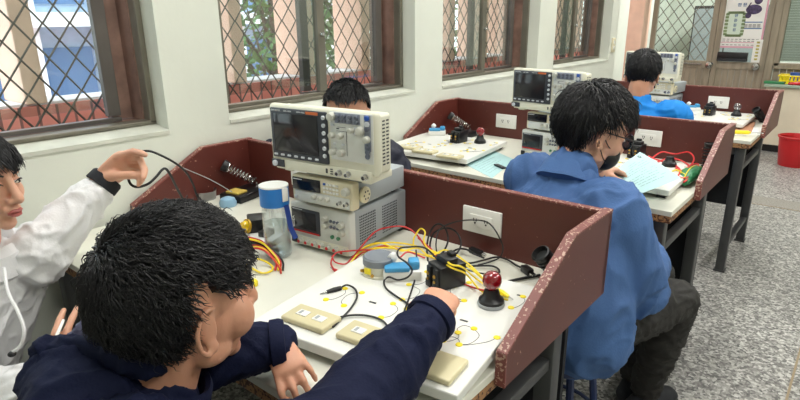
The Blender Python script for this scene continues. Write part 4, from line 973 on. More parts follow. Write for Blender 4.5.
# ------------------------------------------------------------------ leads
def lead(name, label, pts, r, m, cat='cable', group=None, sm=6, loose=True):
    bm = new(); tube(bm, pts, r, 7, smooth=sm)
    o = obj(name, bm, m); return tag(o, label, cat, group)
def onl(lst): return [on(px, py, z) for px, py, z in lst]
G = 'loose leads on the near bench'
o = lead('test_lead', 'black test lead with a probe tip, looping toward the half hidden plate', onl([(340, 288, .79), (347, 285, .794), (355, 289, .79), (357, 297, .789), (351, 308, .789), (340, 320, .789), (333, 327, .789), (334, 320, .79), (345, 316, .791), (362, 315, .79), (377, 318, .789), (386, 324, .79), (388, 332, .8)]), 0.0022, M['soft_black'], 'cable', G)
a, b_ = on(341, 288, .79), on(327, 292, .789)
bm = new(); tube(bm, [a, a.lerp(b_, 0.5), b_], [0.0052, 0.006, 0.0042], 10); tp = obj('plug', bm, M['soft_black'], o); bm = new(); tube(bm, [b_, on(320, 294, .788)], [0.0022, 0.0016], 8); obj('pin', bm, M['chrome'], tp)
lead('test_lead', 'thin black lead curving over the sky blue terminal block', onl([(452, 272, .80), (440, 262, .83), (425, 248, .84), (408, 247, .84), (399, 249, .84), (398, 256, .84), (407, 263, .84), (412, 270, .83), (408, 277, .81), (398, 280, .80), (389, 277, .80), (384, 281, .79), (386, 288, .789), (396, 296, .789), (408, 304, .79), (412, 312, .8)]), 0.0022, M['soft_black'], 'cable', G)
lead('test_lead', 'thin black lead running over the front of the contactor into the navy sleeve', onl([(416, 250, .83), (417, 262, .81), (416, 275, .79), (411, 292, .79), (406, 306, .79), (402, 318, .80)]), 0.0019, M['soft_black'], 'cable', G)
lead('test_lead', 'long red lead arching from the power supply over the buzzer', onl([(332, 256, .77), (335, 262, .76), (345, 264, .757), (352, 258, .77), (362, 246, .80), (375, 232, .83), (390, 227, .84), (405, 227, .84), (417, 235, .82), (425, 246, .80), (434, 254, .79), (452, 262, .79)]), 0.0021, M['lead_red'], 'cable', G)
lead('test_lead', 'red lead running low past the buzzer lid to the terminal block', onl([(338, 273, .755), (333, 268, .756), (331, 262, .76), (336, 253, .775), (350, 251, .78), (368, 250, .80), (384, 252, .805), (398, 258, .81), (408, 252, .81), (425, 258, .80)]), 0.0021, M['lead_red'], 'cable', G)
lead('test_lead', 'red lead lying beside the contactor toward the red lamp', onl([(418, 238, .79), (432, 250, .79), (438, 262, .789), (455, 279, .789), (472, 287, .789), (490, 292, .80), (500, 297, .79)]), 0.0021, M['lead_red'], 'cable', G)
def clip(par, a, b, m, r=0.0045):
    a = V(a); b = V(b); bm = new(); tube(bm, [a, a.lerp(b, .35), a.lerp(b, .8), b], [r * 0.7, r, r * 0.85, r * 0.5], 8); c = obj('clip', bm, m, par)
    bm = new(); d = (b - a).normalized(); tube(bm, [b, b + d * 0.012], [0.0022, 0.0012], 6); obj('clip_jaw', bm, M['chrome'], c)
yl = [
 ('yellow lead ending in a clip at the left, in front of the buzzer', [(352, 262, .76), (356, 254, .775), (366, 247, .80), (382, 243, .81), (400, 243, .81), (420, 247, .805), (440, 254, .80), (450, 264, .86), (462, 267, .86), (474, 277, .80), (486, 286, .795)]),
 ('yellow lead looping high left of the outlet plate', [(357, 259, .765), (372, 250, .79), (392, 246, .80), (411, 247, .80), (414, 238, .82), (420, 229, .84), (425, 232, .84), (424, 242, .82), (432, 252, .80), (452, 257, .80), (470, 268, .80), (484, 280, .795), (498, 290, .792)]),
 ('yellow lead lying along the back of the near board to the red lamp', [(350, 266, .756), (361, 253, .78), (376, 248, .81), (398, 249, .81), (416, 253, .80), (436, 259, .79), (452, 268, .86), (466, 274, .82), (480, 290, .792), (494, 296, .792), (508, 300, .792)]),
 ('yellow lead wandering over the buzzer lid', [(347, 268, .756), (362, 249, .79), (378, 243, .82), (392, 247, .82), (402, 251, .81), (418, 248, .80), (430, 256, .80), (446, 250, .80), (466, 262, .80), (480, 275, .80), (489, 287, .80)])]
ys = []
for lb, pt_ in yl: ys.append(lead('test_lead', lb, onl(pt_), 0.0021, M['lead_yellow'], 'cable', G))
clip(ys[0], on(351, 263, .762), on(343, 276, .757), M['yellow']); clip(ys[2], on(348, 268, .76), on(345, 279, .757), M['yellow'], 0.005); clip(ys[1], on(498, 290, .793), on(509, 297, .79), M['yellow'], 0.006); clip(ys[2], on(490, 291, .80), on(502, 298, .79), M['yellow'], 0.005)
o = lead('test_lead', 'red lead with a red clip lying left of the buzzer', onl([(343, 276, .755), (350, 268, .757), (358, 256, .775), (374, 248, .80), (388, 246, .815), (400, 250, .81)]), 0.0021, M['lead_red'], 'cable', G)
clip(o, on(342, 274, .757), on(333, 269, .757), M['lead_red'], 0.005)
# tangle of black mains cords behind the contactor
tg = [('knot', [(428, 262, .76), (427, 245, .78), (431, 230, .81), (438, 224, .83), (445, 228, .82), (448, 240, .79), (443, 252, .77), (434, 256, .76), (430, 246, .77), (434, 233, .80), (447, 228, .82), (457, 233, .80), (461, 244, .78), (456, 254, .76), (446, 258, .756), (452, 262, .756)], 'black cord knotted in tight loops at the back of the near bench'),
 ('k2', [(438, 258, .756), (436, 244, .79), (440, 229, .82), (455, 222, .84), (470, 220, .86), (484, 221, .86), (492, 226, .85), (499, 237, .83), (503, 248, .79), (500, 257, .76), (490, 262, .756), (478, 265, .756)], 'thin black cord arching across the outlet plate'),
 ('k3', [(457, 262, .757), (470, 263, .757), (484, 260, .757), (497, 257, .757), (508, 260, .757), (516, 265, .757), (522, 268, .76)], 'black mains cord lying straight toward the power adapter'),
 ('k4', [(460, 268, .757), (474, 266, .758), (492, 266, .758), (499, 270, .757), (497, 274, .757), (485, 274, .757), (470, 271, .757), (462, 268, .76)], 'thick black cord folded in a flat loop behind the red lamp'),
 ('k5', [(446, 256, .757), (458, 249, .76), (468, 250, .77), (474, 254, .76), (484, 258, .757)], 'short black cord piece in the middle of the tangle')]
for k, pt_, lb in tg: lead('mains_cable', lb, onl(pt_), 0.0026 if k != 'k2' else 0.0019, M['soft_black'], 'cable', 'black cords behind the contactor')
t = thing('power_adapter', 'black two pin plug lying by the right end of the near board', 'plug', (*on(527, 271, .757).xy, 0.7505), -0.55)
bm = new(); bx(bm, (0, 0, 0.009), (0.036, 0.02, 0.018), 0.004); obj('body', bm, M['black'], t)
for s in (-1, 1):
    bm = new(); bx(bm, (0.025, s * 0.005, 0.009), (0.016, 0.0015, 0.005)); obj('pin', bm, M['chrome'], t)
t = thing('cord_plug', 'small black connector lying at the foot of the back board', 'plug', (*on(476, 252, .757).xy, 0.7505), -0.2)
bm = new(); bx(bm, (0, 0, 0.008), (0.045, 0.016, 0.016), 0.004); obj('body', bm, M['black'], t); bm = new(); cyl(bm, (0.02, 0, 0.008), (0.035, 0, 0.008), 0.004); obj('sleeve', bm, M['chrome'], t)
lead('mains_cable', 'flat black cord lying under the right end of the near board', onl([(498, 284, .756), (510, 281, .756), (524, 278, .756), (540, 275, .756)]), 0.0035, M['soft_black'], 'cable', 'black cords behind the contactor')
# bundle left of the bottle
for i, (m, off, nm) in enumerate((('lead_red', 0, 'red'), ('lead_yellow', 2.2, 'yellow'), ('lead_red', 4.0, 'red'), ('soft_black', -2.5, 'black'), ('lead_yellow', 6, 'yellow'))):
    lead('test_lead', ['upper red lead', 'upper yellow lead', 'lower red lead', 'black lead', 'lowest yellow lead looping left'][i] + ' of the bundle left of the water bottle', onl([(243, 248 + off, .77), (254, 245 + off * .8, .785), (264, 248 + off * 0.6, .785), (273, 257 + off * .4, .77), (280, 268 + off * 0.2, .756), (281, 272 + off * 0.3, .754)]) if i < 4 else onl([(243, 262, .76), (252, 268, .756), (262, 273, .756), (271, 271, .756), (272, 266, .757), (262, 260, .765), (250, 258, .77)]), 0.0026, M[m], 'cable', 'bundle of leads left of the bottle')
for k_, (m_, dx_, dz_) in enumerate((('lead_red', 3, 0.006), ('lead_yellow', 1, 0.012), ('soft_black', 6, 0.004), ('lead_red', -2, 0.01))):
    lead('test_lead', ['red lead crossing on top', 'yellow lead crossing on top', 'black lead on the bottle side', 'upper outer red lead'][k_] + ' of the bundle left of the water bottle', onl([(240, 238 + dx_, .79), (252, 239 + dx_ * .5, .79 + dz_), (263, 243 + dx_ * .4, .785 + dz_), (272 + dx_ * .6, 253, .77 + dz_), (278 + dx_ * .8, 262, .758 + dz_ * .3), (277 + dx_, 270, .754)]), 0.0026, M[m_], 'cable', 'bundle of leads left of the bottle')
o = thing('clip_cap', 'small yellow clip on the near bench left of the trainer board', 'clip', (*on(254, 283, .757).xy, 0.7505)); bm = new(); lathe(bm, [(0, 0), (0.009, 0), (0.01, 0.01), (0.006, 0.016), (0, 0.017)], n=14); obj('body', bm, M['yellow'], o)
# middle bench leads and papers
rl_ = [([(652, 158, .79), (662, 152, .80), (675, 154, .80), (688, 152, .80), (694, 158, .80), (690, 166, .79), (680, 172, .79)], 'red lead arching along the back of the middle bench'),
 ([(655, 163, .787), (670, 158, .79), (684, 162, .79), (692, 170, .79), (686, 178, .785), (676, 176, .79)], 'red lead curling left of the green pouch'),
 ([(676, 168, .79), (684, 172, .79), (690, 166, .795), (698, 164, .79), (696, 172, .785), (684, 182, .78)], 'short red lead twisting over the green pouch'),
 ([(648, 156, .80), (658, 160, .79), (672, 164, .79), (680, 170, .79), (676, 180, .78)], 'red lead running behind the empty socket')]
for pt_, lb in rl_: lead('test_lead', lb, onl(pt_), 0.0032, mat('coral_wire', (226, 60, 62), 0.45) if 'coral_wire' not in bpy.data.materials else bpy.data.materials['coral_wire'], 'cable', 'red leads on the middle bench')
o = lead('test_lead', 'yellow lead among the red ones on the middle bench', onl([(668, 174, .79), (676, 170, .79), (684, 174, .79), (690, 178, .78)]), 0.003, M['lead_yellow'], 'cable', None)
t = thing('zip_pouch', 'green pouch lying by the right side board of the middle bench', 'pouch', (1.325, 2.22, 0.7505), 0)
bm = new(); loft(bm, [(0.01, -0.10, 0.02), (0.0, -0.02, 0.026), (0.0, 0.07, 0.024), (0.012, 0.14, 0.016)], [(0.02, 0.014), (0.036, 0.024), (0.034, 0.022), (0.016, 0.012)], (1, 0, 0), 18, 3); me = remesh(bm, 0.006, 2, wrinkle(0.003, 40)); link('body', me, M['navyplug'], t)
bm = new(); tube(bm, [(0.005, -0.10, 0.036), (0.0, -0.02, 0.050), (0.0, 0.07, 0.047), (0.01, 0.14, 0.030)], 0.002, 6, smooth=4); obj('zip', bm, M['yellow'], t)
def sheet(bm, corners, nx=8, ny=8, sag=0.006, th=0.0005):
    a, b, c, d = [V(q) for q in corners]   # a b along one edge, d c along the other
    n = (b - a).cross(d - a).normalized(); g = []
    for i in range(nx + 1):
        r = []
        for j in range(ny + 1):
            u, v = i / nx, j / ny; p = a.lerp(b, u).lerp(d.lerp(c, u), v) + n * sag * math.sin(PI * u) * (0.5 + math.sin(PI * v)); r.append(p)
        g.append(r)
    lo = [[bm.verts.new(p) for p in r] for r in g]; hi = [[bm.verts.new(p + n * th) for p in r] for r in g]
    for i in range(nx):
        for j in range(ny):
            bm.faces.new((lo[i][j], lo[i][j + 1], lo[i + 1][j + 1], lo[i + 1][j])); bm.faces.new((hi[i][j], hi[i + 1][j], hi[i + 1][j + 1], hi[i][j + 1]))
    for i in range(nx):
        bm.faces.new((lo[i][0], lo[i + 1][0], hi[i + 1][0], hi[i][0])); bm.faces.new((lo[i][ny], hi[i][ny], hi[i + 1][ny], lo[i + 1][ny]))
    for j in range(ny):
        bm.faces.new((lo[0][j], hi[0][j], hi[0][j + 1], lo[0][j + 1])); bm.faces.new((lo[nx][j], lo[nx][j + 1], hi[nx][j + 1], hi[nx][j]))
    return n
def surf(corners, u, v, lift=0.0012, sag=0.006):
    a, b, c, d = [V(q) for q in corners]; n = (b - a).cross(d - a).normalized()
    return a.lerp(b, u).lerp(d.lerp(c, u), v) + n * (sag * math.sin(PI * u) * (0.5 + math.sin(PI * v)) + lift)
# sheet held by the student in the blue jacket
A_, B_, C_, D_ = at(607, 176, 1.93), at(633, 197, 1.82), at(681, 178, 1.90), at(640, 152, 2.06)
cor = (A_, B_, C_, D_)
t = thing('worksheet', 'pale blue printed worksheet held up by the student in the blue jacket', 'paper', (0, 0, 0))
t.location = A_; cr = [q - A_ for q in cor]
bm = new(); nn = sheet(bm, cr); obj('sheet', bm, M['paper_blue'], t)
up = 1 if nn.z > 0 else -1
bm = new()
def strip(bm, u0, u1, v, w, lift=0.0012):
    a0 = surf(cr, u0, v - w, lift * up + (0.0005 if up > 0 else 0)); a1 = surf(cr, u1, v - w, lift * up + (0.0005 if up > 0 else 0)); b1 = surf(cr, u1, v + w, lift * up + (0.0005 if up > 0 else 0)); b0 = surf(cr, u0, v + w, lift * up + (0.0005 if up > 0 else 0))
    bm.faces.new([bm.verts.new(q) for q in (a0, a1, b1, b0)])
rr = random.Random(4)
for k in range(11):
    u0 = 0.16 + k * 0.066; v = 0.12
    while v < 0.85:
        l = rr.uniform(0.03, 0.12)
        if rr.random() < 0.75 and not (k == 0 and v > 0.6):
            a0 = surf(cr, u0, v, 0.001); bm.faces.new([bm.verts.new(surf(cr, uu, vv, 0.0014 * up)) for uu, vv in ((u0, v), (u0 + 0.012, v), (u0 + 0.012, min(v + l, 0.9)), (u0, min(v + l, 0.9)))])
        v += l + 0.02
me = bpy.data.meshes.new('printed_lines'); bm.to_mesh(me); bm.free(); link('printed_lines', me, mat('grey_print', (134, 162, 168), 0.7), t, False)
bm = new(); ring_ = []
for k in range(20):
    a0 = 2 * PI * k / 20; a1 = 2 * PI * (k + 1) / 20
    bm.faces.new([bm.verts.new(surf(cr, 0.10 + math.cos(x_) * r_ * 0.9, 0.86 + math.sin(x_) * r_ * 0.55, 0.0014 * up)) for x_, r_ in ((a0, 0.055), (a1, 0.055), (a1, 0.03), (a0, 0.03))])
me = bpy.data.meshes.new('round_mark'); bm.to_mesh(me); bm.free(); link('round_mark', me, M['print_dark'], t, False)
t = thing('worksheet', 'pale blue worksheet lying on the middle bench left of the instrument stack', 'paper', (*on(492, 163, .7515).xy, 0.7508))
P0 = on(492, 163, .7515)
cc = [on(q[0], q[1], .7515) - P0 for q in ((463, 163), (492, 178), (515, 160), (495, 151))]
cc = [V((q.x, q.y, 0)) for q in cc]
bm = new(); sheet(bm, cc, 4, 4, 0.0); obj('sheet', bm, M['paper_blue'], t, False)
bm = new()
for k in range(8): 
    a, b2 = cc[0].lerp(cc[1], 0.12 + k * 0.1), cc[3].lerp(cc[2], 0.12 + k * 0.1); s_, e_ = a.lerp(b2, 0.1), a.lerp(b2, 0.55 + 0.3 * ((k * 7) % 3) / 3); tube(bm, [s_ + V((0, 0, 0.0008)), e_ + V((0, 0, 0.0008))], 0.0007, 4)
obj('printed_lines', bm, bpy.data.materials['grey_print'], t, False)
t = thing('phone', 'dark flat phone lying on the pale blue worksheet of the middle bench', 'phone', (*on(500, 167, .753).xy, 0.752), -0.5); bm = new(); bx(bm, (0, 0, 0.004), (0.07, 0.022, 0.007), 0.002); obj('body', bm, M['dark_steel'], t)
# farthest bench right end: cardboard, paper, yellow tool
t = thing('cardboard_strip', 'brown cardboard piece at the right end of the farthest bench', 'cardboard', (1.28, 3.62, 0.7505), 0.1); bm = new(); bx(bm, (0.0, 0, 0.003), (0.09, 0.36, 0.006), 0.001); obj('strip', bm, mat('cardboard', (170, 122, 92), 0.8, var=0.15), t, False)
t = thing('note_paper', 'white paper at the right end of the farthest bench', 'paper', (1.345, 3.52, 0.7505), 0.1); bm = new(); bx(bm, (0, 0, 0.002), (0.06, 0.24, 0.004)); obj('sheet', bm, M['paper'], t, False)
t = thing('screwdriver', 'yellow handled screwdriver at the front corner of the farthest bench', 'screwdriver', (*on(744, 134, .76).xy, 0.7575), 0.4)
bm = new(); cyl(bm, (-0.06, 0, 0.011), (0.02, 0, 0.011), 0.010); cyl(bm, (0.02, 0, 0.011), (0.03, 0, 0.011), 0.006); obj('handle', bm, M['yellow'], t); bm = new(); cyl(bm, (0.028, 0, 0.011), (0.09, 0, 0.011), 0.003); obj('shaft', bm, M['chrome'], t)
# ------------------------------------------------------------------ people
def basis_m(origin, fwd, up=(0, 0, 1), s=1.0):
    "frame with +y along fwd, +x to the person's right"
    y = V(fwd).normalized(); x = y.cross(V(up)).normalized(); z = x.cross(y)
    return Matrix.Translation(V(origin)) @ Matrix((x, y, z)).transposed().to_4x4() @ Matrix.Scale(s, 4)
def add_head(bm, Mx, jaw=1.0, chub=0.0, es=1.0):
    b = new()
    ell(b, (0, -0.012, 0.03), (0.075, 0.095, 0.088), n=28)
    ell(b, (0, 0.02, -0.02), (0.064, 0.068, 0.075), n=24)
    ell(b, (0, 0.034, -0.068), (0.047 * jaw, 0.048, 0.04), n=20)
    ell(b, (0, 0.066, -0.096), (0.022, 0.018, 0.017), n=14)
    for s in (-1, 1):
        ell(b, (s * (0.036 + chub * 0.012), 0.052, -0.026 - chub * 0.01), (0.027 + chub * 0.005, 0.032, 0.032 + chub * 0.008), n=16)
        ell(b, (s * 0.046, 0.01, -0.066), (0.018 * jaw, 0.032, 0.022), n=14)
        ell(b, (s * 0.03, 0.080, 0.004), (0.016, 0.009, 0.009), n=14)
        ell(b, (s * 0.011, 0.098, -0.036), (0.008, 0.010, 0.008), n=12)
        # ear
        e = V((s * 0.074, -0.012, -0.012))
        ell(b, e, (0.006 * es, 0.015 * es, 0.026 * es), Matrix.Rotation(0.15, 3, 'X') , n=14)
        pts = [e + es * V((s * (0.008 + 0.003 * math.sin(a)), 0.0 - 0.019 * math.sin(a) , -0.002 + 0.031 * math.cos(a))) for a in [i * PI / 7 - 0.5 for i in range(9)]]
        tube(b, pts, 0.0042, 8, smooth=3)
        ell(b, e + es * V((s * 0.004, 0.005, -0.026)), (0.006 * es, 0.009 * es, 0.010 * es), n=12)
    loft(b, [(0, 0.088, 0.022), (0, 0.099, -0.006), (0, 0.112, -0.030), (0, 0.104, -0.040)], [(0.009, 0.010), (0.0095, 0.011), (0.012, 0.011), (0.010, 0.006)], (1, 0, 0), 14, 4)
    ell(b, (0, 0.080, 0.026), (0.046, 0.012, 0.010), n=16)
    ell(b, (0, 0.086, -0.058), (0.024, 0.013, 0.013), n=16)
    ell(b, (0, 0.092, -0.0585), (0.020, 0.010, 0.0055), n=14); ell(b, (0, 0.090, -0.070), (0.018, 0.010, 0.0062), n=14)
    b.transform(Mx); me = bpy.data.meshes.new('h'); b.to_mesh(me); b.free(); bm.from_mesh(me); bpy.data.meshes.remove(me)
def face_bits(Mx, body, lips=True, eyes=True):
    if eyes:
        for s in (-1, 1):
            b = new(); ell(b, (s * 0.030, 0.0815, 0.0035), (0.0135, 0.0095, 0.0055), n=16); b.transform(Mx); e = obj('eye', b, M['eye_white'], body)
            b = new(); ell(b, (s * 0.030, 0.0862, 0.0032), (0.0055, 0.0055, 0.0050), n=12); b.transform(Mx); obj('iris', b, M['iris'], e)
            b = new(); tube(b, [(s * 0.016, 0.0905, 0.004), (s * 0.024, 0.0925, 0.0088), (s * 0.034, 0.0905, 0.0095), (s * 0.044, 0.0835, 0.0055)], [0.0012, 0.002, 0.002, 0.0012], 6, smooth=3); b.transform(Mx); obj('eyelashes', b, M['hair'], body)
            b = new(); tube(b, [(s * 0.014, 0.0935, 0.026), (s * 0.028, 0.0925, 0.031), (s * 0.046, 0.080, 0.027)], [0.0022, 0.003, 0.0015], 6, smooth=3); b.transform(Mx); obj('eyebrow', b, M['hair'], body)
    if lips:
        b = new()
        tube(b, [(-0.021, 0.0935, -0.064), (-0.010, 0.1005, -0.0595), (0, 0.1025, -0.0605), (0.010, 0.1005, -0.0595), (0.021, 0.0935, -0.064)], [0.0018, 0.0042, 0.0042, 0.0042, 0.0018], 8, smooth=3)
        tube(b, [(-0.019, 0.0925, -0.066), (-0.009, 0.0985, -0.0700), (0, 0.1000, -0.0705), (0.009, 0.0985, -0.0700), (0.019, 0.0925, -0.066)], [0.0018, 0.0045, 0.005, 0.0045, 0.0018], 8, smooth=3)
        b.transform(Mx); obj('lips', b, M['lips'], body)
def add_hand(bm, w, d, n, right=True, curl=(0.35, 0.45, 0.3), thumb=0.5, s=1.0, spread=0.07, curls=None, thumb_dir=None):
    "hand from the wrist w, fingers along d, back of the hand towards n"
    d = V(d).normalized(); n = V(n); n = (n - d * n.dot(d)).normalized(); t = n.cross(d) if right else d.cross(n); w = V(w)
    def P(a, b, c): return w + (d * a + t * b + n * c) * s
    loft(bm, [P(-0.03, 0, 0), P(0.0, 0, 0), P(0.035, 0.001, 0.001), P(0.07, 0, 0.002), P(0.085, 0, 0.001)], [(0.027 * s, 0.020 * s), (0.027 * s, 0.018 * s), (0.035 * s, 0.016 * s), (0.039 * s, 0.013 * s), (0.037 * s, 0.011 * s)], t, 20, 3)
    L = [0.074, 0.082, 0.076, 0.060]; B = [0.029, 0.0098, -0.010, -0.0285]; A = [0.084, 0.088, 0.084, 0.076]
    for i in range(4):
        c = curls[i] if curls else curl
        p = P(A[i] - 0.012, B[i], 0.001); ang = 0.0; sp = spread * (1.5 - i)
        base = (d * math.cos(sp) + t * math.sin(sp)); pts = [p]
        for q, l in zip(c, (0.46, 0.30, 0.24)):
            ang += q; dd = base * math.cos(ang) - n * math.sin(ang); p = p + dd * ((L[i] * l + (0.012 if q is c[0] else 0)) * s); pts.append(p)
        r0 = (0.0088 if i < 3 else 0.0076) * s
        Q = [pts[0], pts[0].lerp(pts[1], .5), pts[1], pts[1].lerp(pts[2], .5), pts[2], pts[3].lerp(pts[2], .4), pts[3]]
        loft(bm, Q, [r0 * 1.05, r0 * 0.98, r0 * 1.02, r0 * .9, r0 * .94, r0 * .84, r0 * .72], None, 12)
    td = (d * 0.62 + t * 0.72 - n * 0.35).normalized() if thumb_dir is None else V(thumb_dir).normalized()
    p0 = P(0.012, 0.014, -0.006); p1 = p0 + td * 0.042 * s; td2 = (td * 0.75 + d * 0.5 - n * thumb * 0.4 - t * thumb * 0.25).normalized(); p2 = p1 + td2 * 0.034 * s; td3 = (td2 + d * 0.35 - t * thumb * 0.6).normalized(); p3 = p2 + td3 * 0.024 * s
    loft(bm, [p0, p1, p1.lerp(p2, .5), p2, p3], [0.0155 * s, 0.0120 * s, 0.0102 * s, 0.0105 * s, 0.0080 * s], None, 12)
    return P
def hair(Mx, body, lowfn, n, length, flow, lift=0.010, w=0.0016, seed=1, cap=(0.082, 0.103, 0.096), fringe=0.0, whorl=(0.01, -0.075, 0.085), curl=0.0, cmat=None, gravity=0.35, seg=6, rough=0.14):
    "cap of hair with many tapered locks growing away from the whorl"
    rnd = random.Random(seed); cx = V((0, -0.012, 0.032)); cm = cmat or M['hair']
    b = new(); q = bmesh.ops.create_uvsphere(b, u_segments=48, v_segments=32, radius=1)
    for v in q['verts']:
        d = v.co.copy(); p = V((d.x * cap[0], d.y * cap[1], d.z * cap[2])); lo = lowfn(d)
        k = 1.0 + 0.03 * noise.noise(d * 4 + V((seed, 0, 0)))
        if d.z < lo: k = max(0.45, 1.0 - (lo - d.z) * 1.6) * 0.90
        v.co = cx + p * k
    b.transform(Mx); h = obj('hair', b, cm, body)
    b = new(); wh = V(whorl)
    c2 = V(cap) * 1.0
    for i in range(n):
        d = V((rnd.gauss(0, 1), rnd.gauss(0, 1), rnd.gauss(0, 1))).normalized()
        if d.z < lowfn(d) + 0.02: continue
        p = cx + V((d.x * c2.x, d.y * c2.y, d.z * c2.z)) * 0.97
        L = length * rnd.uniform(0.7, 1.15); st = L / seg; pts = [p]; cl = noise.noise_vector(p * 38 + V((seed, 0, 0))) * 0.45
        ph = rnd.uniform(0, 6.28)
        for k in range(seg):
            r = p - cx; nn = V((r.x / c2.x ** 2, r.y / c2.y ** 2, r.z / c2.z ** 2)).normalized()
            fl = (p - wh); fl = fl - nn * fl.dot(nn)
            if fl.length > 1e-4: fl.normalize()
            if fringe and p.y > 0.0: fl = (fl + V((0, 0.9, 0)) * fringe).normalized()
            g = V((0, 0, -1)) * gravity * (k / seg + 0.35)
            dd = fl * 0.8 + g + cl + V((rnd.gauss(0, rough), rnd.gauss(0, rough), rnd.gauss(0, rough))) + nn * (flow * (0.55 - k / seg))
            if curl: dd = dd + (nn * math.sin(ph + k * 1.6) + fl.cross(nn) * math.cos(ph + k * 1.6)) * curl
            dd.normalize(); p = p + dd * st
            r = p - cx; e = math.sqrt((r.x / c2.x) ** 2 + (r.y / c2.y) ** 2 + (r.z / c2.z) ** 2); mn = 1.0 + lift / 0.09 * (0.3 + 0.7 * k / seg) * (0.5 if p.z < 0 else 1)
            if e < mn and p.z > -0.03: p = cx + r * (mn / e)
            pts.append(p)
        ww = w * rnd.uniform(0.7, 1.3)
        tube(b, pts, [ww] + [ww * (1 - (j / seg) ** 2 * 0.9) for j in range(1, seg + 1)], 3, cap=False)
    b.transform(Mx); me = bpy.data.meshes.new('hair_locks'); b.to_mesh(me); b.free()
    link('hair_locks', me, cm, h, True, False)
    return h
def low_short(d):
    "hairline with clear ears"
    if d.y > 0.35: return 0.42
    if d.y > -0.1: return 0.10 + (0.35 - abs(0)) * 0.0 + max(0, d.y) * 0.7
    return -0.72 if d.y < -0.35 else 0.10 - (abs(d.y) - 0.1) / 0.25 * 0.82
def low_long(d):
    if d.y > 0.45: return 0.22
    if d.y > -0.05: return -0.12
    return -0.85 if d.y < -0.35 else -0.12 - (abs(d.y)) * 1.6
def person(lb, loc, grp=None):
    t = thing('person', lb, 'person', loc); return t
def parts_of(t):
    # every mesh made since is parented with its world place kept
    pass
def build_body(t, bm, m, vox, sm=3):
    bm.transform(Matrix.Translation(-V(t.location))); me = remesh(bm, vox, sm); return link('body', me, m, t, True, False)
def build_cloth(name, t, bm, m, vox, sm, fn, par=None):
    off = V(t.location); me = remesh(bm, vox, sm, fn); me.transform(Matrix.Translation(-off)); return link(name, me, m, par or t, True, False)
def rebase(o, off):
    for c in [o] + [x for x in bpy.data.objects if x.parent == o]:
        pass
def MT(t, Mx): return Matrix.Translation(-V(t.location)) @ Mx
def dome(fwd, px_, s=1.0): pass

# ---------------- student in the navy jacket (nearest)
HC = at(184, 301, 0.86) 
F1 = V((0.0, 0.99, -0.05)); 
t1 = person('student in navy jacket with short black hair reaching to the contactor', (1.08, 0.0, 0.45))
H1 = basis_m(HC, F1, (0, 0, 1), 1.08)
neck = H1 @ V((0, -0.035, -0.085)); nb = HC + V((-0.01, -0.065, -0.145))
bm = new(); add_head(bm, H1, 0.95, 0.3, 1.05)
loft(bm, [neck + V((0, 0, 0.03)), neck, nb], [0.052, 0.052, 0.056], None, 20, 3)
chest = V((nb.x - 0.015, nb.y - 0.07, 0.68)); pelvis = V((nb.x - 0.03, nb.y - 0.16, 0.54))
SR = at(262, 485, 0.70); SL = at(78, 392, 0.85)
side1 = (SR - SL).normalized()
loft(bm, [pelvis, chest, nb + V((0, -0.02, -0.05))], [(0.14, 0.10), (0.15, 0.10), (0.11, 0.07)], side1, 22, 3)
ER = at(318, 448, 0.80); WR = at(428, 322, 1.00)
EL = V((SL.x - 0.03, SL.y + 0.16, 0.745)); WL = on(272, 346, 0.81)
EL = V((0.95, 0.24, 0.80))
loft(bm, [SR, ER], [0.045, 0.038], None, 16, 3); loft(bm, [ER, WR], [0.038, 0.026], None, 16, 3)
loft(bm, [SL, EL], [0.045, 0.038], None, 16, 3); loft(bm, [EL, WL], [0.038, 0.026], None, 16, 3)
# right hand reaching for the contactor: back of the hand to the camera
add_hand(bm, WR + (WR - ER).normalized() * 0.012, at(450, 280, 1.13) - WR, (0.35, -0.25, 0.9), True, (0.75, 0.7, 0.45), 0.9, 0.92, 0.03, curls=[(0.5, 0.55, 0.3), (0.8, 0.8, 0.5), (0.9, 0.9, 0.5), (0.9, 0.9, 0.5)])
# left hand resting on the bench edge
add_hand(bm, on(277, 341, 0.812), on(297, 384, 0.78) - on(278, 345, 0.81), (0.15, -0.35, 0.9), False, (0.30, 0.65, 0.5), 0.2, 0.80, 0.13, thumb_dir=on(296, 396, 0.765) - on(272, 366, 0.79))
body1 = build_body(t1, bm, M['skin_tan'], 0.0038, 3)
face_bits(MT(t1, H1), body1)
def low1(d):
    if d.y > 0.55: return 0.26
    if d.y > 0.10: return 0.04
    if d.y > -0.22: return 0.30
    return max(-0.93, 0.30 - (-0.22 - d.y) * 9)
hair(MT(t1, H1), body1, low1, 13000, 0.036, 0.85, 0.012, 0.0012, 3, cap=(0.084, 0.107, 0.104), fringe=0.25, gravity=0.15, whorl=(-0.02, -0.085, 0.09), curl=0.25, rough=0.32)
bm = new()
loft(bm, [pelvis + V((0, -0.02, -0.10)), pelvis, chest, nb + V((0, -0.045, -0.10)), nb + V((0, -0.03, -0.045)), nb + V((0, -0.01, 0.0))], [(0.20, 0.15), (0.205, 0.15), (0.215, 0.145), (0.205, 0.115), (0.155, 0.09), (0.085, 0.07)], side1, 28, 4)
loft(bm, [SR - side1 * 0.05, SR + V((0.02, 0.02, -0.02)), SR.lerp(ER, 0.5), ER, ER.lerp(WR, 0.3), ER.lerp(WR, 0.75), WR], [0.082, 0.085, 0.078, 0.072, 0.064, 0.053, 0.043], None, 22, 3)
loft(bm, [SL + side1 * 0.05, SL, SL.lerp(EL, 0.5), EL, EL.lerp(WL, 0.4), EL.lerp(WL, 0.8), WL], [0.082, 0.085, 0.078, 0.070, 0.06, 0.050, 0.043], None, 22, 3)
f1 = wrinkle(0.010, 13, 2.0, (0.6, 0.3, 0.5), 0.5)
jk = build_cloth('jacket', t1, bm, M['navy'], 0.006, 3, f1)
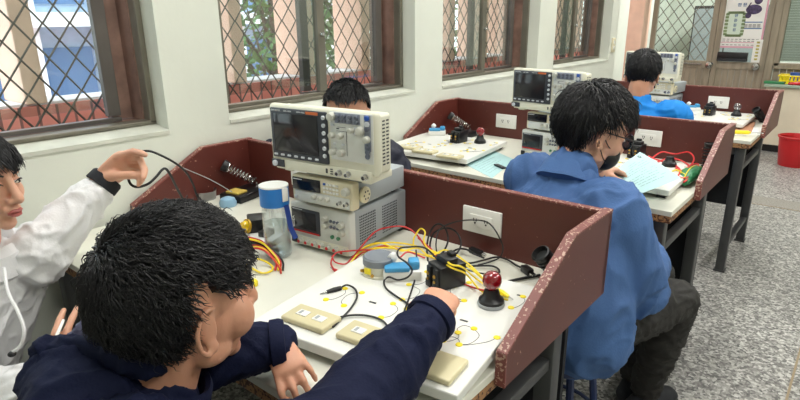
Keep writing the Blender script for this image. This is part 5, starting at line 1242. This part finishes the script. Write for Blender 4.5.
for wp, ep, hp in ((WR, ER, 1), (WL, EL, -1)):
    d = (wp - ep).normalized(); b = new(); c = wp - V(t1.location) + d * 0.004; lathe(b, [(0.028, 0.006), (0.041, -0.006), (0.046, -0.004), (0.0465, 0.012), (0.043, 0.020), (0.032, 0.020), (0.029, 0.008)], tuple(c), 26, tuple(d)); obj('cuff', b, M['navy'], jk)
# stand-up collar and folded hood behind the neck
def ring_fold(center, ax, side, ra, rb, pts_h, m, name, par, t, a0=0, a1=2 * PI, n=36, wob=0.006, seed=0):
    "a band of cloth round the neck; pts_h lists (outward, up) across the band"
    ax = V(ax).normalized(); s = V(side); s = (s - ax * s.dot(ax)).normalized(); u = ax.cross(s); RL = []
    for i in range(n + 1):
        a = a0 + (a1 - a0) * i / n; o_ = s * math.cos(a) * ra + u * math.sin(a) * rb; od = (s * math.cos(a) + u * math.sin(a)); ww = noise.noise(V((math.cos(a) * 2 + seed, math.sin(a) * 2, seed))) * wob
        RL.append([V(center) + o_ + od * (p[0] + ww) + ax * (p[1] + ww * 1.5) for p in pts_h])
    b = new(); rings(b, RL, True)
    me_b = b; me_b.transform(Matrix.Translation(-V(t.location))); return obj(name, b, m, par)
na = (neck - nb).normalized()
# collar band
ring_fold(nb + V((0.0, 0.0, 0.0)), na, side1, 0.070, 0.066, [(0.0, -0.02), (0.0, 0.045), (0.006, 0.052), (0.012, 0.045), (0.022, -0.02)], M['navy'], 'collar', jk, t1)
# hood: a soft bag lying on the upper back, lining showing inside
hb = new()
bk_ = -(H1.to_3x3() @ V((0, 1, 0))); bk_.z = 0; bk_.normalize()
hc = nb + V((0, 0, 0.028)) + bk_ * 0.060
hs = side1
loft(hb, [hc - hs * 0.13 + V((0, 0.03, 0.02)), hc - hs * 0.07 - bk_ * -0.02 + V((0, 0, 0.012)), hc + bk_ * 0.045 + V((0, 0, -0.02)), hc + hs * 0.08 + bk_ * 0.02 + V((0, 0, 0.005)), hc + hs * 0.14 + V((0, 0.03, 0.0))], [(0.035, 0.026), (0.05, 0.034), (0.065, 0.038), (0.05, 0.032), (0.032, 0.022)], (0, 0, 1), 20, 4)
loft(hb, [at(44, 352, 0.84), at(75, 354, 0.83), at(110, 356, 0.82), at(150, 364, 0.80)], [(0.022, 0.018), (0.030, 0.024), (0.030, 0.024), (0.024, 0.02)], (0, 0, 1), 18, 4)
hd = build_cloth('hood', t1, hb, M['navy'], 0.006, 2, wrinkle(0.010, 16, 5.0))
lb_ = new()
loft(lb_, [at(70, 345, 0.86), at(88, 334, 0.87), at(108, 333, 0.87), at(132, 342, 0.86)], [(0.014, 0.012), (0.026, 0.018), (0.026, 0.018), (0.016, 0.012)], (0, 0, 1), 18, 4)
build_cloth('hood_lining', t1, lb_, M['navy_lining'], 0.004, 2, wrinkle(0.005, 30, 1.0), hd)

# ---------------- student in the white hoodie (left edge)
HC2 = at(-23, 182, 1.28)
F2 = V((0.88, 0.46, -0.05))
t2 = person('student in white hoodie holding up a black cable, seated at the left', (0.2, 0.15, 0.45))
H2 = basis_m(HC2, F2, (0, 0, 1), 0.95)
neck2 = H2 @ V((0, -0.03, -0.085)); nb2 = HC2 + V((-0.05, -0.03, -0.19))
bm = new(); add_head(bm, H2)
loft(bm, [neck2 + V((0, 0, 0.03)), neck2, nb2], [0.05, 0.05, 0.055], None, 20, 3)
ch2 = nb2 + V((-0.03, -0.05, -0.20)); pv2 = nb2 + V((-0.07, -0.12, -0.36))
sd2 = V((0.42, -0.90, 0)).normalized()   # to his right
S2R = nb2 + sd2 * 0.17 + V((0, 0, -0.05)); S2L = nb2 - sd2 * 0.16 + V((0.02, 0, -0.045))
loft(bm, [pv2, ch2, nb2 + V((0, 0, -0.05))], [(0.13, 0.1), (0.14, 0.1), (0.1, 0.07)], sd2, 22, 3)
W2L = at(104, 182, 1.48); E2L = at(34, 258, 1.40)
loft(bm, [S2L, E2L], [0.045, 0.036], None, 16, 3); loft(bm, [E2L, W2L], [0.036, 0.026], None, 16, 3)
hd2 = (at(150, 160, 1.50) - W2L).normalized(); 
add_hand(bm, at(102, 182, 1.48) , at(146, 146, 1.50) - at(104, 180, 1.50), -(RGT * 0.45 * 1 - UPV * 1.0) * 1.0 + FWD * 0.65, False, (0.55, 0.3, 0.15), 1.0, 1.12, -0.02, curls=[(0.50, 0.45, 0.10), (0.8, 0.8, 0.5), (0.95, 1.0, 0.6), (1.0, 1.1, 0.7)], thumb_dir=RGT * 1.0 + UPV * 0.12 - FWD * 0.25)
# right forearm and hand resting low
S2R = S2R - RGT * 0.05; E2R = at(-28, 390, 1.2); W2R = at(54, 392, 1.12)
loft(bm, [S2R, E2R], [0.045, 0.036], None, 16, 3); loft(bm, [E2R, W2R], [0.036, 0.026], None, 16, 3)
add_hand(bm, W2R, at(66, 350, 1.14) - W2R, -FWD + UPV * 0.3, True, (0.12, 0.18, 0.12), 0.2, 0.95, 0.10)
body2 = build_body(t2, bm, M['skin'], 0.0038, 3)
face_bits(MT(t2, H2), body2)
def low2(d):
    if d.y > 0.3: return 0.34
    if d.y > -0.1: return 0.16
    return max(-0.80, 0.16 - (-0.1 - d.y) * 3)
hair(MT(t2, H2), body2, low2, 7000, 0.050, 0.25, 0.008, 0.0015, 8, cap=(0.084, 0.104, 0.095), fringe=0.8, gravity=0.6)
bm = new()
loft(bm, [pv2 + V((0, 0, -0.06)), pv2, ch2, nb2 + V((0, 0, -0.09)), nb2 + V((0, 0, -0.02)), nb2 + V((0, 0, 0.015))], [(0.15, 0.12), (0.15, 0.12), (0.155, 0.12), (0.155, 0.10), (0.10, 0.08), (0.076, 0.064)], sd2, 26, 4)
loft(bm, [S2L + sd2 * 0.05, S2L, S2L.lerp(E2L, .5), E2L, E2L.lerp(W2L, .35), E2L.lerp(W2L, .7), E2L.lerp(W2L, .86)], [0.08, 0.08, 0.074, 0.074, 0.062, 0.052, 0.044], None, 22, 3)
loft(bm, [S2R - sd2 * 0.05, S2R, S2R.lerp(E2R, .5), E2R, E2R.lerp(W2R, .5), W2R], [0.07, 0.07, 0.064, 0.06, 0.05, 0.042], None, 22, 3)
hf = build_cloth('hoodie', t2, bm, M['hoodie'], 0.006, 3, wrinkle(0.010, 14, 7.0, (0.7, 0.3, 0.5), 0.5))
b = new(); d = (W2L - E2L).normalized(); c = E2L.lerp(W2L, 1.03) - V(t2.location); lathe(b, [(0.029, -0.02), (0.040, -0.022), (0.0425, -0.02), (0.041, 0.004), (0.037, 0.010), (0.029, 0.008)], tuple(c), 26, tuple(d)); obj('inner_cuff', b, M['dark_steel'] if False else M['black_cloth'], hf)
ring_fold(nb2 + V((0, 0, 0.0)), (neck2 - nb2), sd2, 0.078, 0.072, [(0.0, -0.03), (-0.006, 0.03), (0.006, 0.052), (0.03, 0.040), (0.045, -0.01), (0.02, -0.04)], M['hoodie'], 'hood', hf, t2, wob=0.012)
b = new(); tube(b, [q - V(t2.location) for q in (at(4, 268, 1.20), at(8, 292, 1.17), at(18, 312, 1.15), at(24, 330, 1.14), at(21, 345, 1.14), at(13, 352, 1.14))], 0.0035, 8, smooth=6); obj('drawstring', b, M['hoodie'], hf)
b = new(); ell(b, at(12, 354, 1.14) - V(t2.location), (0.008, 0.008, 0.006)); obj('drawstring_tip', b, M['black'], hf)
bm = new(); k2a = at(10, 420, 1.25); k2b = at(70, 392, 1.15)
for s in (-1, 1):
    hp = pv2 + sd2 * 0.08 * s + V((0, 0, -0.06)); kn = hp + V((0.36, 0.20, -0.02)) ; ft = V((kn.x + 0.02, kn.y, 0.07))
    loft(bm, [hp, hp.lerp(kn, .5), kn], [0.085, 0.078, 0.06], None, 20, 3); loft(bm, [kn, kn.lerp(ft, .45), ft], [0.06, 0.055, 0.042], None, 20, 3)
build_cloth('trousers', t2, bm, M['black_cloth'], 0.009, 2, wrinkle(0.006, 14, 1.0))
# small white charger in the low hand
o = thing('white_card', 'small white card held behind the navy shoulder, at the lower left', 'card', tuple(at(58, 333, 1.12))); o.rotation_euler = (1.1, 0.1, -0.6)
bm = new(); bx(bm, (0, 0, 0), (0.055, 0.03, 0.006), 0.002); obj('card', bm, M['paper'], o)
# cable held up by the hand
ch_ = [at(118, 160, 1.49), at(136, 153, 1.49), at(148, 151, 1.50), at(160, 155, 1.52), at(175, 163, 1.56), at(186, 172, 1.62), at(193, 184, 1.66), at(197, 195, 1.68), at(206, 205, 1.70)]
lead('test_lead', 'black cable hanging from the raised fingertips across the maroon side board', ch_, 0.0032, M['soft_black'], 'cable', 'black cables held up at the left')
ch_ = [at(140, 156, 1.495), at(132, 162, 1.50), at(128, 172, 1.50), at(130, 183, 1.50), at(137, 187, 1.50), at(148, 184, 1.50), at(156, 177, 1.51), at(162, 170, 1.52), at(166, 169, 1.53), at(171, 176, 1.56), at(178, 190, 1.62), at(186, 204, 1.68)]
lead('test_lead', 'black cable drooping in a wide loop under the raised hand', ch_, 0.0036, M['soft_black'], 'cable', 'black cables held up at the left')
lead('test_lead', 'very thin grey wire running to the soldering stand at the left', [at(181, 167, 1.60), at(200, 175, 1.68), at(215, 182, 1.74), at(232, 192, 1.80)], 0.0013, M['case_grey'], 'cable', None)

# ---------------- student behind the oscilloscope
HC3 = at(347, 115, 2.10)
t3 = person('student mostly hidden behind the oscilloscope, only hair, forehead and dark shoulders showing', (0.2, 1.5, 0.45))
F3 = V((0.60, -0.72, -0.12)); H3 = basis_m(HC3, F3, (0, 0, 1), 1.0)
nb3 = HC3 + V((-0.03, 0.04, -0.16)); bm = new(); add_head(bm, H3); loft(bm, [H3 @ V((0, -0.03, -0.06)), nb3], [0.05, 0.055], None, 18, 3)
sd3 = V((-0.77, -0.64, 0)); S3R = at(281, 148, 2.20); S3L = at(387, 160, 2.16); pv3 = nb3 + V((0.0, 0.0, -0.36))
loft(bm, [pv3, nb3 + V((0, 0, -0.06))], [(0.13, 0.10), (0.11, 0.08)], sd3, 20, 3)
E3R = S3R + V((0.0, 0.08, -0.22)); E3L = S3L + V((0.06, 0.02, -0.22))
for a, b_ in ((S3R, E3R), (S3L, E3L)): loft(bm, [a, b_], [0.045, 0.035], None, 14, 3)
W3R = E3R + V((0.12, 0.02, 0.03)); W3L = E3L + V((-0.03, 0.02, -0.02))
loft(bm, [E3R, W3R], [0.036, 0.026], None, 14, 3)
add_hand(bm, W3R, (0.8, -0.3, 0), (0, 0, 1), True, s=0.95)
body3 = build_body(t3, bm, M['skin_tan'], 0.006, 3); face_bits(MT(t3, H3), body3)
hair(MT(t3, H3), body3, low_short, 3500, 0.026, 0.9, 0.012, 0.0020, 11, cap=(0.080, 0.100, 0.092), fringe=0.0, gravity=0.0)
bm = new(); loft(bm, [pv3, pv3.lerp(nb3, .5), nb3 + V((0, 0, -0.08)), nb3 + V((0, 0, -0.01))], [(0.2, 0.14), (0.21, 0.14), (0.19, 0.11), (0.08, 0.07)], sd3, 24, 4)
loft(bm, [S3R - sd3 * 0.05, S3R + sd3 * 0.01, S3R.lerp(E3R, .5), E3R, E3R.lerp(W3R, .8)], [0.08, 0.084, 0.076, 0.068, 0.05], None, 20, 3)
loft(bm, [S3L + sd3 * 0.05, S3L, S3L.lerp(E3L, .5), E3L], [0.075, 0.08, 0.076, 0.068], None, 20, 3)
build_cloth('jacket', t3, bm, mat('black_blue_jacket', (20, 24, 44), 0.7, var=0.1), 0.009, 3, wrinkle(0.010, 12, 3.0))
bm = new()
for s in (-1, 1):
    hp = V((pv3.x + 0.02 * s + 0.03, pv3.y - 0.03, 0.54)) + sd3 * 0.08 * s; kn = hp + V((0.26, -0.02, -0.02)); ft = V((kn.x, kn.y, 0.07)); loft(bm, [hp, kn], [0.08, 0.06], None, 16, 3); loft(bm, [kn, ft], [0.058, 0.042], None, 16, 3)
build_cloth('trousers', t3, bm, M['black_cloth'], 0.012, 2, None)

# ---------------- student in the blue work jacket
HC4 = at(593, 131, 1.66)
F4 = V((0.58, 0.74, -0.34))
t4 = person('student in blue jacket and face mask reading a pale sheet, back to the camera', (1.25, 1.4, 0.45))
H4 = basis_m(HC4, F4, (0, 0, 1), 1.0)
nb4 = HC4 + V((-0.03, -0.075, -0.12))
bm = new(); add_head(bm, H4); loft(bm, [H4 @ V((0, -0.03, -0.06)), nb4], [0.052, 0.058], None, 18, 3)
sd4 = V((0.93, -0.36, 0)).normalized(); S4R = nb4 + sd4 * 0.18 + V((0, -0.01, -0.06)); S4L = nb4 - sd4 * 0.165 + V((0, 0.01, -0.055)); pv4 = V((1.22, 1.35, 0.53)); ch4 = nb4.lerp(pv4, 0.45) + V((0, -0.03, 0))
loft(bm, [pv4, ch4, nb4 + V((0, 0, -0.06))], [(0.14, 0.10), (0.15, 0.10), (0.11, 0.08)], sd4, 20, 3)
E4R = at(628, 258, 1.60); W4R = at(652, 232, 1.80); E4R = V((S4R.x + 0.075, S4R.y + 0.06, S4R.z - 0.24)); W4R = E4R + V((-0.04, 0.22, 0.03))
E4L = V((S4L.x - 0.04, S4L.y + 0.14, S4L.z - 0.19)); W4L = at(600, 170, 1.90)
W4L = at(597, 172, 1.87)
loft(bm, [S4R, E4R], [0.046, 0.038], None, 16, 3); loft(bm, [E4R, W4R], [0.038, 0.026], None, 16, 3); loft(bm, [S4L, E4L], [0.046, 0.038], None, 16, 3); loft(bm, [E4L, W4L], [0.038, 0.026], None, 16, 3)
add_hand(bm, W4L, at(618, 168, 1.93) - W4L, (-0.2, -0.3, 0.9), False, (0.4, 0.5, 0.3), 0.7, 0.9, 0.05)
add_hand(bm, W4R, (-0.3, 0.9, 0.05), (0, 0, 1), True, (0.4, 0.5, 0.3), 0.6, 0.9, 0.05)
body4 = build_body(t4, bm, M['skin'], 0.0055, 3); face_bits(MT(t4, H4), body4, lips=False)
def low4(d):
    if d.y > 0.45: return 0.42
    if d.y > 0.12: return 0.26
    if d.y > -0.3: return 0.10
    return max(-0.95, 0.10 - (-0.3 - d.y) * 5)
hair(MT(t4, H4), body4, low4, 8500, 0.062, 0.95, 0.020, 0.0020, 21, cap=(0.085, 0.108, 0.102), fringe=0.4, gravity=0.35, curl=0.22, whorl=(0.0, -0.06, 0.11), rough=0.25)
# mask, straps, glasses
mk = new(); 
def hp_(x, y, z): return V((x, y, z))
ellv = ell(mk, (0, 0.058, -0.055), (0.055, 0.052, 0.048), n=24)
for v in list(mk.verts):
    if v.co.y < 0.045: v.co.y = 0.045
mk.transform(MT(t4, H4)); mo = obj('face_mask', mk, M['black'], body4)
for s in (-1, 1):
    b = new(); tube(b, [(s * 0.052, 0.05, -0.035), (s * 0.07, 0.015, -0.022), (s * 0.080, -0.02, 0.005)], 0.0016, 5, smooth=3); tube(b, [(s * 0.050, 0.05, -0.075), (s * 0.066, 0.015, -0.055), (s * 0.080, -0.022, -0.02)], 0.0016, 5, smooth=3); b.transform(MT(t4, H4)); obj('mask_strap', b, M['black'], mo)
b = new()
for s in (-1, 1):
    ring = [V((s * 0.033 + 0.026 * math.cos(a), 0.106 - 0.12 * abs(s * 0.033 + 0.026 * math.cos(a)), 0.003 + 0.019 * math.sin(a))) for a in [2 * PI * i / 20 for i in range(21)]]
    tube(b, ring, 0.0018, 6); tube(b, [(s * 0.059, 0.098, 0.01), (s * 0.074, 0.06, 0.01), (s * 0.079, -0.01, 0.008)], 0.0018, 6)
tube(b, [(-0.009, 0.105, 0.008), (0.009, 0.105, 0.008)], 0.0016, 6); b.transform(MT(t4, H4)); gl = obj('glasses', b, M['black'], body4)
for s in (-1, 1):
    b = new(); lathe(b, [(0, 0), (0.024, 0), (0.024, 0.001), (0, 0.001)], (s * 0.033, 0.102, 0.003), 20, (0, 1, 0)); b.transform(MT(t4, H4)); obj('lens', b, clear_mat('blue_tint_lens', (130, 190, 226), 0.6), gl)
bm = new()
loft(bm, [pv4 + V((0.01, -0.03, -0.02)), pv4 + V((0.0, -0.03, 0.05)), ch4, nb4 + V((0, -0.02, -0.10)), nb4 + V((0, 0, -0.03)), nb4 + V((0, 0, 0.01))], [(0.225, 0.165), (0.225, 0.165), (0.215, 0.155), (0.20, 0.12), (0.12, 0.09), (0.082, 0.072)], sd4, 28, 4)
loft(bm, [S4R - sd4 * 0.05, S4R + V((0, 0, -0.0)), S4R.lerp(E4R, .5), E4R, E4R.lerp(W4R, .45), E4R.lerp(W4R, .9)], [0.082, 0.088, 0.080, 0.078, 0.066, 0.052], None, 22, 3)
loft(bm, [S4L + sd4 * 0.05, S4L, S4L.lerp(E4L, .5), E4L, E4L.lerp(W4L, .45), E4L.lerp(W4L, .9)], [0.082, 0.088, 0.080, 0.072, 0.062, 0.052], None, 22, 3)
bj = build_cloth('jacket', t4, bm, M['blue_jacket'], 0.0075, 3, wrinkle(0.011, 11, 12.0, (0.2, 0.2, 1), 0.4))
ring_fold(nb4 + V((0, 0, 0.0)), (H4 @ V((0, -0.03, -0.06)) - nb4), sd4, 0.068, 0.066, [(0.0, -0.03), (-0.002, 0.022), (0.006, 0.030), (0.014, 0.018), (0.026, -0.02)], M['blue_jacket'], 'collar', bj, t4, wob=0.001)
bm = new()
HR = pv4 + sd4 * 0.09 + V((0, 0, -0.01)); KR = on(676, 300, 0.50); KR = V((KR.x, KR.y, 0.50)); AR = on(646, 385, 0.12); AR = V((AR.x, AR.y, 0.11))
HL = pv4 - sd4 * 0.09 + V((0, 0, -0.01)); KL = V((HL.x + 0.06, HL.y + 0.42, 0.53)); AL = V((KL.x, KL.y + 0.02, 0.11))
KL = V((on(668, 283, 0.5).x - 0.05, on(668, 283, 0.5).y + 0.02, 0.50)); AL = V((KL.x - 0.02, KL.y + 0.0, 0.11))
for a, k_, f_ in ((HR, KR, AR), (HL, KL, AL)):
    loft(bm, [a, a.lerp(k_, .5), k_], [0.095, 0.088, 0.068], None, 22, 3); loft(bm, [k_, k_.lerp(f_, .4), f_], [0.068, 0.066, 0.052], None, 22, 3)
loft(bm, [pv4 - sd4 * 0.06, pv4 + sd4 * 0.06], [0.12, 0.12], None, 20, 2)
build_cloth('trousers', t4, bm, M['trousers'], 0.008, 3, wrinkle(0.008, 16, 6.0, (0, 0, 1), 1.8))
def shoe(t, p, d, m, name='shoe'):
    d = V(d).normalized(); sd = d.cross(V((0, 0, 1))); b = new(); p = V(p) - V(t.location)
    loft(b, [p + d * -0.06 + V((0, 0, 0.045)), p + V((0, 0, 0.05)), p + d * 0.08 + V((0, 0, 0.038)), p + d * 0.15 + V((0, 0, 0.028))], [(0.036, 0.04), (0.042, 0.045), (0.046, 0.034), (0.036, 0.024)], sd, 20, 4)
    for v in b.verts: v.co.z = max(v.co.z, 0.014 - t.location.z)
    s = obj(name, b, m, t)
    b = new(); loft(b, [p + d * -0.075 + V((0, 0, 0.01)), p + d * 0.04 + V((0, 0, 0.01)), p + d * 0.165 + V((0, 0, 0.01))], [(0.036, 0.009), (0.047, 0.009), (0.034, 0.009)], sd, 20, 3); obj('sole', b, M['white'] if m is not M['black_cloth'] else M['black'], s)
shoe(t4, (AR.x, AR.y, 0), (0.3, 0.9, 0), M['black_cloth']); shoe(t4, (AL.x, AL.y, 0), (0.1, 1, 0), M['black_cloth'])

# ---------------- student in the bright blue shirt
HC5 = at(643, 75, 3.05)
F5 = V((-0.10, 0.93, -0.30)); t5 = person('student in bright blue shirt at the farthest bench, back to the camera', (0.87, 2.95, 0.45))
H5 = basis_m(HC5, F5, (0, 0, 1), 1.0); nb5 = HC5 + V((0.0, -0.05, -0.135))
bm = new(); add_head(bm, H5); loft(bm, [H5 @ V((0, -0.03, -0.06)), nb5], [0.054, 0.06], None, 18, 3)
sd5 = V((0.98, 0.1, 0)).normalized(); S5R = nb5 + sd5 * 0.20 + V((0, 0, -0.055)); S5L = nb5 - sd5 * 0.19 + V((0, 0, -0.055)); pv5 = V((nb5.x, nb5.y - 0.10, 0.53))
loft(bm, [pv5, pv5.lerp(nb5, .5), nb5 + V((0, 0, -0.06))], [(0.14, 0.1), (0.15, 0.1), (0.11, 0.08)], sd5, 20, 3)
E5R = S5R + V((0.05, 0.16, -0.17)); W5R = E5R + V((-0.08, 0.22, 0.03)); E5L = S5L + V((-0.05, 0.16, -0.17)); W5L = E5L + V((0.08, 0.22, 0.03))
for a, b_, c in ((S5R, E5R, W5R), (S5L, E5L, W5L)): loft(bm, [a, b_], [0.046, 0.038], None, 16, 3); loft(bm, [b_, c], [0.038, 0.026], None, 16, 3)
add_hand(bm, W5R, (-0.3, 0.9, 0.0), (0, 0, 1), True, s=0.95); add_hand(bm, W5L, (0.3, 0.9, 0.0), (0, 0, 1), False, s=0.95)
body5 = build_body(t5, bm, M['skin_tan'], 0.0065, 3); face_bits(MT(t5, H5), body5)
hair(MT(t5, H5), body5, low_short, 3500, 0.035, 0.6, 0.012, 0.0024, 31, cap=(0.083, 0.103, 0.098), gravity=0.2)
bm = new(); loft(bm, [pv5 + V((0, 0, -0.05)), pv5.lerp(nb5, .5), nb5 + V((0, 0, -0.09)), nb5 + V((0, 0, -0.02)), nb5 + V((0, 0, 0.0))], [(0.18, 0.13), (0.19, 0.13), (0.18, 0.105), (0.11, 0.08), (0.075, 0.068)], sd5, 24, 4)
for a, b_, q in ((S5R, E5R, -1), (S5L, E5L, 1)): loft(bm, [a + sd5 * 0.05 * q, a, a.lerp(b_, .5), a.lerp(b_, .85)], [0.07, 0.072, 0.066, 0.064], None, 20, 3)
build_cloth('shirt', t5, bm, M['blue_shirt'], 0.009, 3, wrinkle(0.008, 11, 15.0))
bm = new()
for s in (-1, 1):
    hp = V((pv5.x, pv5.y, 0.53)) + sd5 * 0.09 * s; kn = hp + V((0.02 * s, 0.40, -0.01)); ft = V((kn.x, kn.y - 0.05, 0.09)); loft(bm, [hp, kn], [0.085, 0.062], None, 18, 3); loft(bm, [kn, ft], [0.06, 0.044], None, 18, 3)
    shoe(t5, (ft.x, ft.y, 0), (0.1 * s, 1, 0), M['shoe_blue'])
build_cloth('trousers', t5, bm, M['black_cloth'], 0.011, 2, wrinkle(0.006, 14, 2.0))
# ---------------- stools
M['stool_blue'] = mat('dark_blue_stool', (24, 44, 88), 0.4)
def stool(lb, x, y, seat_z=0.44, ms='stool_blue'):
    t = thing('stool', lb, 'stool', (x, y, 0), 0, 'stools at the benches')
    bm = new(); lathe(bm, [(0, 0), (0.15, 0), (0.16, 0.008), (0.16, 0.022), (0.15, 0.03), (0, 0.03)], (0, 0, seat_z - 0.03), 32); obj('seat', bm, M[ms], t)
    for a in range(4):
        an = PI / 4 + a * PI / 2; bm = new(); tube(bm, [(0.11 * math.cos(an), 0.11 * math.sin(an), seat_z - 0.03), (0.16 * math.cos(an), 0.16 * math.sin(an), 0.0)], 0.012, 8); obj('leg', bm, M[ms], t)
    bm = new(); pts = [(0.14 * math.cos(2 * PI * i / 24), 0.14 * math.sin(2 * PI * i / 24), 0.18) for i in range(25)]; tube(bm, pts, 0.007, 6); obj('foot_ring', bm, M[ms], t)
    return t
s4 = stool('dark blue stool under the student in the blue jacket', pv4.x, pv4.y - 0.02, 0.43)
dup(s4, (pv5.x, pv5.y, 0), 0.3, 'dark blue stool under the student in the bright blue shirt')
dup(s4, (pv3.x, pv3.y, 0), 0.3, 'dark blue stool under the student hidden behind the oscilloscope')
dup(s4, (pv2.x, pv2.y, 0), 0.3, 'dark blue stool under the student in the white hoodie')
dup(s4, (pelvis.x, pelvis.y, 0), 0.3, 'dark blue stool under the student in the navy jacket')
